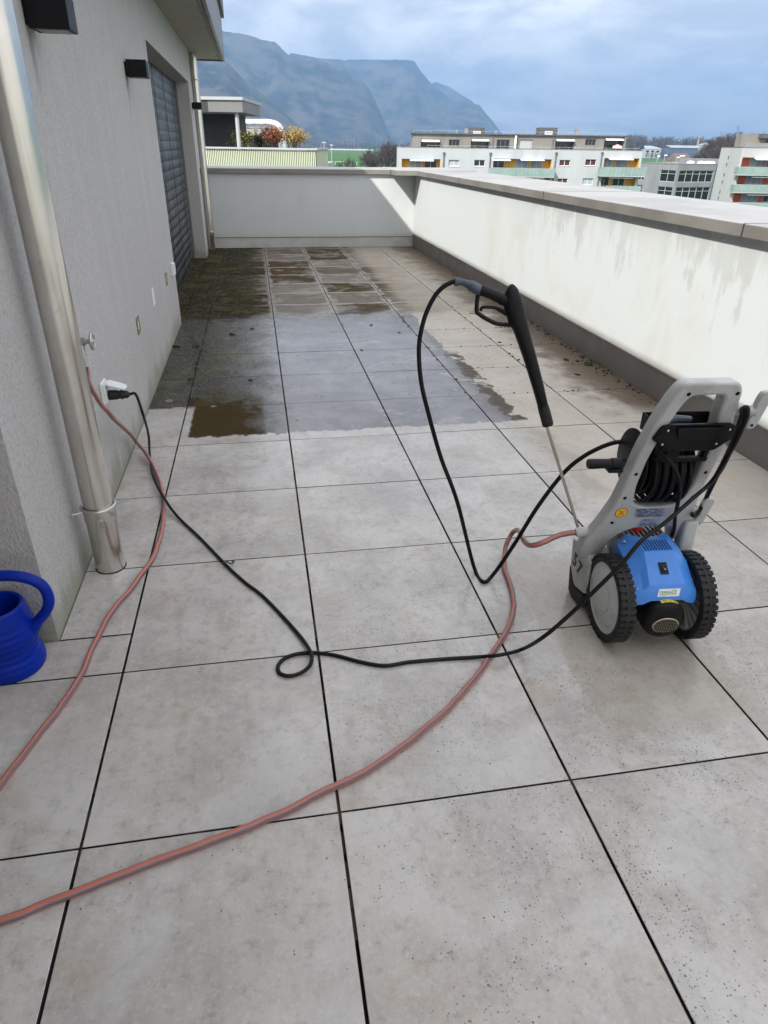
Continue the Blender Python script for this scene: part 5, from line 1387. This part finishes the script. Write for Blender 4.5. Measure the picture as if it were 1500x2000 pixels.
MB().box(wxa-4, wxb, 2.5, 5.4, ez0, za-.003).build('penthouse_wall', 'charcoal', Eh, smooth=0)
xa, xb, _, _ = zrect(z2, (271, 240, 294, 300), DE+.6); MB().tube([((xa+xb)/2, .6, ez0+.3), ((xa+xb)/2, .6, za+.002)], .10, 14).build('column', 'house_white', Eh)
DD = 47.0
dk = local(DD, 'roof_duct', 'thick silver ventilation duct bending down behind the red shrub', 'duct')
x1_, _, zt_, _ = zrect(z2, (316, 303, 320, 310), DD); x2_, _, zb_, _ = zrect(z2, (582, 400, 586, 400), DD)
zt_ = zrect(z2, (400, 302, 420, 305), DD)[3]-.1
r_ = .27
ptsd = crom([(x1_-1, 0, zt_), (x1_+.8, 0, zt_), (x2_-.70, 0, zt_), (x2_-.20, 0, zt_-.18), (x2_, 0, zt_-.75), (x2_+.02, 0, zt_-2.0), (x2_+.02, 0, zt_-3.2)], 8)
MB().tube(ptsd, r_, 18).build('duct_pipe', 'duct_silver', dk)
b = MB()
for k in range(3): b.lathe([(r_+.012, 0), (r_+.012, .04)], (x1_+.2+k*.6, 0, zt_), 'x', 18, cap=False)
b.build('duct_ring', 'duct_silver', dk)
xa, xb, za, zb = zrect(z2, (300, 340, 442, 390), DD+.5)
vb = local(DD+.5, 'roof_vent', 'beige roof ventilation box below the silver duct', 'vent box')
MB().box(xa, xb, .5, 3, za, zb).build('box', 'beige_panel', vb, smooth=0, bevel=.02)
MB().box(xb+.03, xb+1.25, .9, 3, za+.1, zb-.02).build('box', 'beige_panel', vb, smooth=0, bevel=.02)
MB().box(xa-.3, xb+1.3, .6, 3.1, 0, za-.01).build('base', 'recess_dark', vb, smooth=0)
MB().box(xa+.2, xb+.9, 1.0, 3, zb+.02, zb+.22).build('cover', 'duct_silver', vb, smooth=0)
def shrub(dist, r, mat, label, n, seed, stems=True, leaf=.05):
    xa, xb, za, zb = zrect(z2, r, dist); cx = (xa+xb)/2; w_, h_ = (xb-xa)/2*1.15, (zb-za)*1.04
    t = local(dist, 'shrub', label, 'shrub', 'shrubs on the neighbouring terrace'); rs = random.Random(seed)
    b = MB(); st = MB()
    for k in range(16):
        a = rs.uniform(0, 6.28); q = rs.uniform(.2, 1.0); e = (cx+w_*q*math.cos(a)*.95, .3+w_*.8*q*math.sin(a), za+h_*rs.uniform(.55, 1.05))
        mid = (cx+w_*.35*q*math.cos(a), .3+w_*.3*q*math.sin(a), za+h_*.35)
        st.tube([(cx+rs.uniform(-.1, .1), .3, za-.5), mid, e], [.02, .014, .006], 5)
        for j in range(n//16):
            s = rs.uniform(.25, 1.0); p = Vector(mid).lerp(Vector(e), s)+Vector((rs.gauss(0, .20), rs.gauss(0, .2), rs.gauss(0, .15)))
            if p.z < za-.1: continue
            l = leaf*rs.uniform(.6, 1.4); E_ = Euler((rs.uniform(-1.2, 1.2), rs.uniform(-1.2, 1.2), rs.uniform(0, 6.28))).to_matrix()
            b.poly([p+E_ @ Vector(v) for v in ((-l, 0, 0), (-l*.2, -l*.5, .1*l), (l, 0, 0), (-l*.2, l*.5, .1*l))])
    b.build('foliage', mat, t, smooth=0); st.build('stem', 'twig', t)
    MB().box(cx-w_*.8, cx+w_*.8, 0, .6, za-.9, za-.12).build('planter', 'house_white', t, smooth=0)
shrub(DE+1.5, (245, 375, 380, 470), 'leaf_yellowgreen', 'yellow green shrub behind the white column of the neighbouring terrace', 1100, 1)
shrub(DE+3.5, (385, 395, 480, 470), 'leaf_dark', 'dark green shrub between the yellow green and the red shrub', 900, 2)
shrub(DE+1.5, (455, 352, 605, 470), 'leaf_red', 'rusty red shrub on the neighbouring terrace', 1700, 3)
shrub(DE+1.5, (590, 348, 748, 470), 'leaf_yellow', 'yellow shrub at the right end of the neighbouring terrace', 1500, 4)

# --- trees
def branch(b, p, d, L, r, lev, rs, maxl, spread=.6, up=.25):
    q = p+d*L
    b.tube([p, p+d*L*.5+Vector((rs.gauss(0, .03)*L, rs.gauss(0, .03)*L, 0)), q], [r, r*.85, r*.68], 4 if lev < 2 else 3, cap=False)
    if lev >= maxl: return
    n_ = rs.choice((2, 3, 3)) if lev < 3 else rs.choice((2, 3, 4))
    for k in range(n_):
        nd = (d+Vector((rs.gauss(0, spread), rs.gauss(0, spread), rs.gauss(up, .35)))).normalized()
        branch(b, p+d*L*rs.uniform(.55, 1.0), nd, L*rs.uniform(.6, .82), r*.66, lev+1, rs, maxl, spread, up)
def bare_tree(seed, h, maxl=6, spread=.6, up=.25):
    rs = random.Random(seed); tr = MB(); cr = MB()
    tr.tube([(0, 0, 0), (.05*h*.1, 0, h*.15), (0, 0, h*.30)], [h*.022, h*.017, h*.014], 7)
    for k in range(6):
        d = Vector((rs.gauss(0, .55), rs.gauss(0, .55), 1)).normalized()
        branch(cr, Vector((0, 0, h*rs.uniform(.18, .30))), d, h*.24, h*.013, 0, rs, maxl, spread, up)
    return tr, cr
PROTO = []
for sd in (3, 8, 15):
    tr, cr = bare_tree(sd, 10)
    t = thing('bare_tree', (0, 0, 0), 'leafless tree', 'tree', 'leafless trees by the field')
    tr.build('trunk', 'bark', t, smooth=0); cr.build('crown', 'twig', t, smooth=0)
    PROTO.append(t)
used = set()
def put_tree(u, vtop, dist, label, kind, wide=1.0, group='leafless trees by the field'):
    a, z = HB(u, vtop, dist); p = CAM+HD*dist+RD*a
    t = PROTO[kind] if kind not in used else copy_tree(PROTO[kind]); used.add(kind)
    s = (z-GZ)/9.6
    t.location = (p.x, p.y, GZ); t.rotation_euler = (0, 0, (u*.37) % 6.28); t.scale = (s*wide, s*wide, s); t['label'] = label; t['group'] = group
for u, v, d_, lb, k, w_ in ((758, 268, 230, 'tallest leafless tree left of the white block', 0, 1.0), (738, 276, 232, 'leafless tree left of the tallest one', 1, 1.0), (778, 272, 226, 'leafless tree touching the edge of the white block', 2, 1.0), (722, 288, 228, 'low leafless tree at the left end of the clump', 2, .9), (795, 276, 240, 'leafless tree half behind the white block', 1, 1.0),
                          (642, 305, 190, 'small leafless tree right of the green balcony', 1, .8), (680, 302, 186, 'small leafless tree in front of the field, right of the other small one', 0, .8), (748, 280, 224, 'leafless tree in front of the tallest one', 0, 1.0), (768, 274, 238, 'leafless tree just right of the tallest one', 1, .95)):
    put_tree(u, v, d_, lb, k, w_)
rs = random.Random(11)
for k, (u, v, d_) in enumerate(((1440, 250, 330), (1458, 249, 335), (1426, 254, 326), (1412, 260, 322), (1474, 254, 340), (1399, 270, 318), (1390, 280, 316), (1418, 264, 300), (1405, 276, 290), (1490, 262, 345), (1433, 258, 315), (1448, 258, 310))):
    put_tree(u, v, d_, 'leafless tree in the wood behind the orange block', k % 3, 1.15, 'leafless trees behind the orange block')
# poplars in front of the mountain
b = MB(); rs2 = random.Random(4)
for k in range(26):
    z = .12+.88*k/26; a = rs2.uniform(0, 6.28); r0 = .085*math.sin(math.pi*min(1, .15+z*.85))+.01
    b.tube([(0, 0, z*.86), (r0*math.cos(a), r0*math.sin(a), min(1, z*.9+.10))], [.007, .003], 3, cap=False)
b.tube([(0, 0, 0), (0, 0, .97)], [.016, .004], 5)
pop = b.build('poplar', 'twig', None, smooth=0)
first = True
for k in range(34):
    zx = 750+k*15.2+rs.uniform(-3, 3); hgt = 393+rs.uniform(-4, 12)+(k*.5)
    u, v = z2(zx, hgt); d_ = 2100; a, z = HB(u, v, d_); p = CAM+HD*d_+RD*a
    o = pop if k == 0 else pop.copy()
    if k: COL.objects.link(o)
    s = z-GZ; o.location = (p.x, p.y, GZ); o.scale = (s*1.1, s*1.1, s); o.rotation_euler = (0, 0, rs.uniform(0, 6))
    o['label'] = 'bare slender poplar in the long row across the field'; o['category'] = 'poplar'; o['group'] = 'row of bare poplars across the field'
# far wood that reads as one mass
b = MB(); rs3 = random.Random(9)
def wood(u0, u1, n_, vt, dist, spread_d):
    for k in range(n_):
        u = rs3.uniform(u0, u1); d_ = dist+rs3.uniform(0, spread_d); v = vt(u)+rs3.uniform(-2.0, 5)
        a, z = HB(u, v, d_); p = CAM+HD*d_+RD*a; h = z-GZ
        if h < 3: continue
        b.tube([(p.x, p.y, GZ), (p.x, p.y, GZ+h*.8)], [h*.014, h*.006], 3, cap=False)
        for j in range(16):
            s = rs3.uniform(.22, .9); an = rs3.uniform(0, 6.28); q = h*(.20*(1-s*.6))
            p0 = Vector((p.x, p.y, GZ+h*s*.82)); p1 = p0+Vector((q*math.cos(an), q*math.sin(an), h*rs3.uniform(.10, .26)))
            b.tube([p0, p1], [h*.007, h*.004], 3, cap=False)
            for m_ in range(3):
                p2 = p1+Vector((rs3.gauss(0, .06)*h, rs3.gauss(0, .06)*h, rs3.uniform(-.02, .08)*h)); b.tube([p0.lerp(p1, .6), p2], [h*.005, h*.0025], 3, cap=False)
wood(1222, 1430, 240, lambda u: 264+ (u-1225)*.018+2*math.sin(u*.11), 1250, 160)
wood(1228, 1262, 40, lambda u: 262, 1230, 60)
b.build('bare_wood', 'twig_far', None, smooth=0, kind='stuff')
b = MB(); wood(820, 1000, 100, lambda u: 284, 2050, 150); wood(560, 760, 170, lambda u: 280, 2200, 80); wood(560, 800, 200, lambda u: 282, 2120, 60)
b.build('bare_wood', 'twig_far', None, smooth=0, kind='stuff')
b = MB(); wood(1262, 1330, 60, lambda u: 297, 1050, 30); b.build('hedge', 'twig_far', None, smooth=0, kind='stuff')

# --- farm buildings
def fbox(dist, conv, r, name, label, cat, mat, depth=12, roofm=None, over=0):
    xa, xb, za, zb = zrect(conv, r, dist); t = local(dist, name, label, cat)
    return t, xa, xb, za, zb
t, xa, xb, za, zb = fbox(1100, z7, (735, 370, 1145, 450), 'barn', 'long dark blue farm barn with pale roof behind the field', 'barn', 0)
MB().box(xa, xb, 0, 14, 0, zb).build('wall', 'barn_blue', t, smooth=0)
_, _, _, zr = zrect(z7, (735, 345, 1145, 440), 1100)
x2 = zrect(z7, (825, 350, 1148, 390), 1100)[0]
MB().loft([[(x2-1, -1, zb), (xb+1.5, -1, zb), (xb+1.5, -1, zb+.8), (x2-1, -1, zb+.8)], [(x2-6, 8, zr), (xb+1.5, 8, zr), (xb+1.5, 8, zr+.8), (x2-6, 8, zr+.8)], [(x2-.5, 15, zb), (xb+.6, 15, zb), (xb+.6, 15, zb+.35), (x2-.5, 15, zb+.35)]]).build('roof', 'barn_roof', t, smooth=0)
t, xa, xb, za, zb = fbox(1180, z7, (490, 345, 735, 440), 'shed', 'long white farm shed behind the field', 'shed', 0)
MB().box(xa, xb, 0, 14, 0, zb-4.5).build('wall', 'house_white', t, smooth=0); MB().loft([[(xa, -.5, zb-4.5), (xb, -.5, zb-4.5), (xb, -.5, zb-4), (xa, -.5, zb-4)], [(xa+1, 7, zb), (xb-18, 7, zb), (xb-18, 7, zb+.3), (xa+1, 7, zb+.3)]]).build('roof', 'barn_roof', t, smooth=0)
b = MB(); k = xa+3
while k < xb-6: b.box(k, k+4.4, -.06, 0, zb-8.6, zb-6.2); k += 8
b.build('window', 'window_glass', t, smooth=0)
t, xa, xb, za, zb = fbox(700, z7, (835, 433, 1105, 540), 'old_barn', 'old barn with weathered brown hipped roof', 'barn', 0)
MB().box(xa+.5, xb-.5, .5, 15.5, 0, max(.5, za+.8)).build('wall', 'beige_panel', t, smooth=0)
MB().loft([[(xa, 0, za+.8), (xb, 0, za+.8), (xb, 16, za+.8), (xa, 16, za+.8)], [(xa+3, 7, zb), (xb-5, 7, zb), (xb-5, 9, zb), (xa+3, 9, zb)]]).build('roof', 'old_roof', t, smooth=0)
t, xa, xb, za, zb = fbox(1150, z7, (1168, 335, 1420, 440), 'storage_tank', 'round grey storage tank with shallow cone roof', 'tank', 0)
c = (xa+xb)/2; q = (xb-xa)/2
MB().lathe([(q, -zb*0), (q, zb)], (c, q, 0), 'z', 40).build('wall', 'silo_metal', t)
_, _, _, zr = zrect(z7, (1168, 302, 1420, 440), 1150)
MB().lathe([(q+.3, 0), (q+.3, .3), (.5, zr-zb)], (c, q, zb+.01), 'z', 40).build('roof', 'barn_roof', t, smooth=20)
t, xa, xb, za, zb = fbox(1120, z7, (1126, 240, 1152, 440), 'chimney', 'tall tan chimney beside the dark blue barn', 'chimney', 0)
c = (xa+xb)/2; q = (xb-xa)/2
MB().lathe([(q*1.15, 0), (q*.8, zb-1.2)], (c, 0, 0), 'z', 14).build('shaft', 'chimney_tan', t); MB().lathe([(q, 0), (q*1.3, .4), (q*1.3, 1.2)], (c, 0, zb-1.19), 'z', 14).build('head', 'chimney_tan', t)
t, xa, xb, za, zb = fbox(2000, z2, (820, 479, 1190, 490), 'greenhouse', 'long pale greenhouse across the field in front of the poplars', 'greenhouse', 0)
b = MB()
nb = 14
for k in range(nb):
    c0, c1 = xa+(xb-xa)*k/nb, xa+(xb-xa)*(k+1)/nb-.6
    b.loft([[(c0, 0, 0), (c1, 0, 0), (c1, 0, zb*.6), ((c0+c1)/2, 0, zb), (c0, 0, zb*.6)], [(c0, 40, 0), (c1, 40, 0), (c1, 40, zb*.6), ((c0+c1)/2, 40, zb), (c0, 40, zb*.6)]])
b.build('glass_bays', 'greenhouse', t, smooth=0)
# village houses at the foot of the mountain
for k, (zx, zy, w_) in enumerate(((835, 385, 16), (1390, 380, 22), (1420, 384, 14), (1065, 428, 18))):
    u, v = z2(zx, zy); d_ = 2280; a, z = HB(u, v, d_); z = GZ+(13, 9, 7, 8)[k]
    t = local(d_, 'village_house', ('church like pale house above the left end of the poplars', 'pale house at the foot of the mountain left of the white block', 'smaller pale house beside the white block roof', 'pale low house between the poplars')[k], 'house', 'pale houses at the foot of the mountain')
    MB().box(a, a+w_, 0, 14, 0, z-GZ).build('wall', 'house_white', t, smooth=0)
    MB().loft([[(a-1, -1, z-GZ), (a+w_+1, -1, z-GZ), (a+w_+1, 15, z-GZ), (a-1, 15, z-GZ)], [(a+2, 7, z-GZ+5), (a+w_-2, 7, z-GZ+5), (a+w_-2, 8, z-GZ+5), (a+2, 8, z-GZ+5)]]).build('roof', 'old_roof', t, smooth=0)
# floodlight poles and street lamps, football goals
for zx, zy, lb in ((862, 440, 'tall thin pole left of the small leafless trees'), (912, 458, 'thin pole between the two small leafless trees')):
    u, v = z2(zx, zy); a, z = HB(u, v, 260); t = local(260, 'light_pole', lb, 'pole', 'thin poles by the field')
    MB().tube([(a, 0, 0), (a, 0, z-GZ)], [.14, .09], 6).build('pole', 'pole_pale', t); MB().box(a-.6, a+.6, -.2, .2, z-GZ, z-GZ+.3).build('lamp_head', 'pole_pale', t, smooth=0)
for zx, zy, lb in ((655, 470, 'street lamp at the left corner of the school roof'), (743, 460, 'street lamp right of the one at the roof corner'), (893, 486, 'street lamp in front of the old barn roof'), (932, 468, 'left one of the paired street lamps above the old barn'), (960, 468, 'right one of the paired street lamps above the old barn')):
    u, v = z7(zx, zy); a, z = HB(u, v, 215); t = local(215, 'street_lamp', lb, 'street lamp', 'street lamps behind the school')
    MB().tube([(a, 0, 0), (a, 0, z-GZ)], [.09, .06], 6).build('pole', 'pole_pale', t); MB().sphere((a+.25, 0, z-GZ), .5, 10, 6, (1, .7, .4)).build('lamp_head', 'awning_white', t)
for zx, lb in ((965, 'white football goal on the grass, left one'), (1108, 'white football goal on the grass, right one')):
    u, v = z2(zx, 570); d_ = 460; a, z = HB(u, v, d_); t = local(d_, 'football_goal', lb, 'goal', 'football goals on the grass')
    z -= GZ; z = max(2.2, z)
    MB().box(a-2.6, a-2.45, 0, .15, 0, z).box(a+2.45, a+2.6, 0, .15, 0, z).build('post', 'awning_white', t, smooth=0); MB().box(a-2.6, a+2.6, .0, .15, z, z+.15).build('crossbar', 'awning_white', t, smooth=0)

# ------------------------------------------------------------------ air
hz = MB().box(-7100, 9100, -320, 11100, GZ-1.5-3, 900).build('haze', 'pole_pale', None, smooth=0, kind='stuff')
hm = bpy.data.materials.new('haze_air'); hm.use_nodes = True; ht = hm.node_tree; ht.nodes.clear()
pv = ht.nodes.new('ShaderNodeVolumePrincipled'); pv.inputs['Color'].default_value = (*HAZE_C, 1); pv.inputs['Density'].default_value = HAZE_D; pv.inputs['Anisotropy'].default_value = .1
om = ht.nodes.new('ShaderNodeOutputMaterial'); ht.links.new(pv.outputs[0], om.inputs['Volume'])
hz.data.materials.clear(); hz.data.materials.append(hm)
S.cycles.volume_bounces = 0
S.cycles.max_bounces = 6; S.cycles.diffuse_bounces = 3; S.cycles.glossy_bounces = 3; S.cycles.transmission_bounces = 2
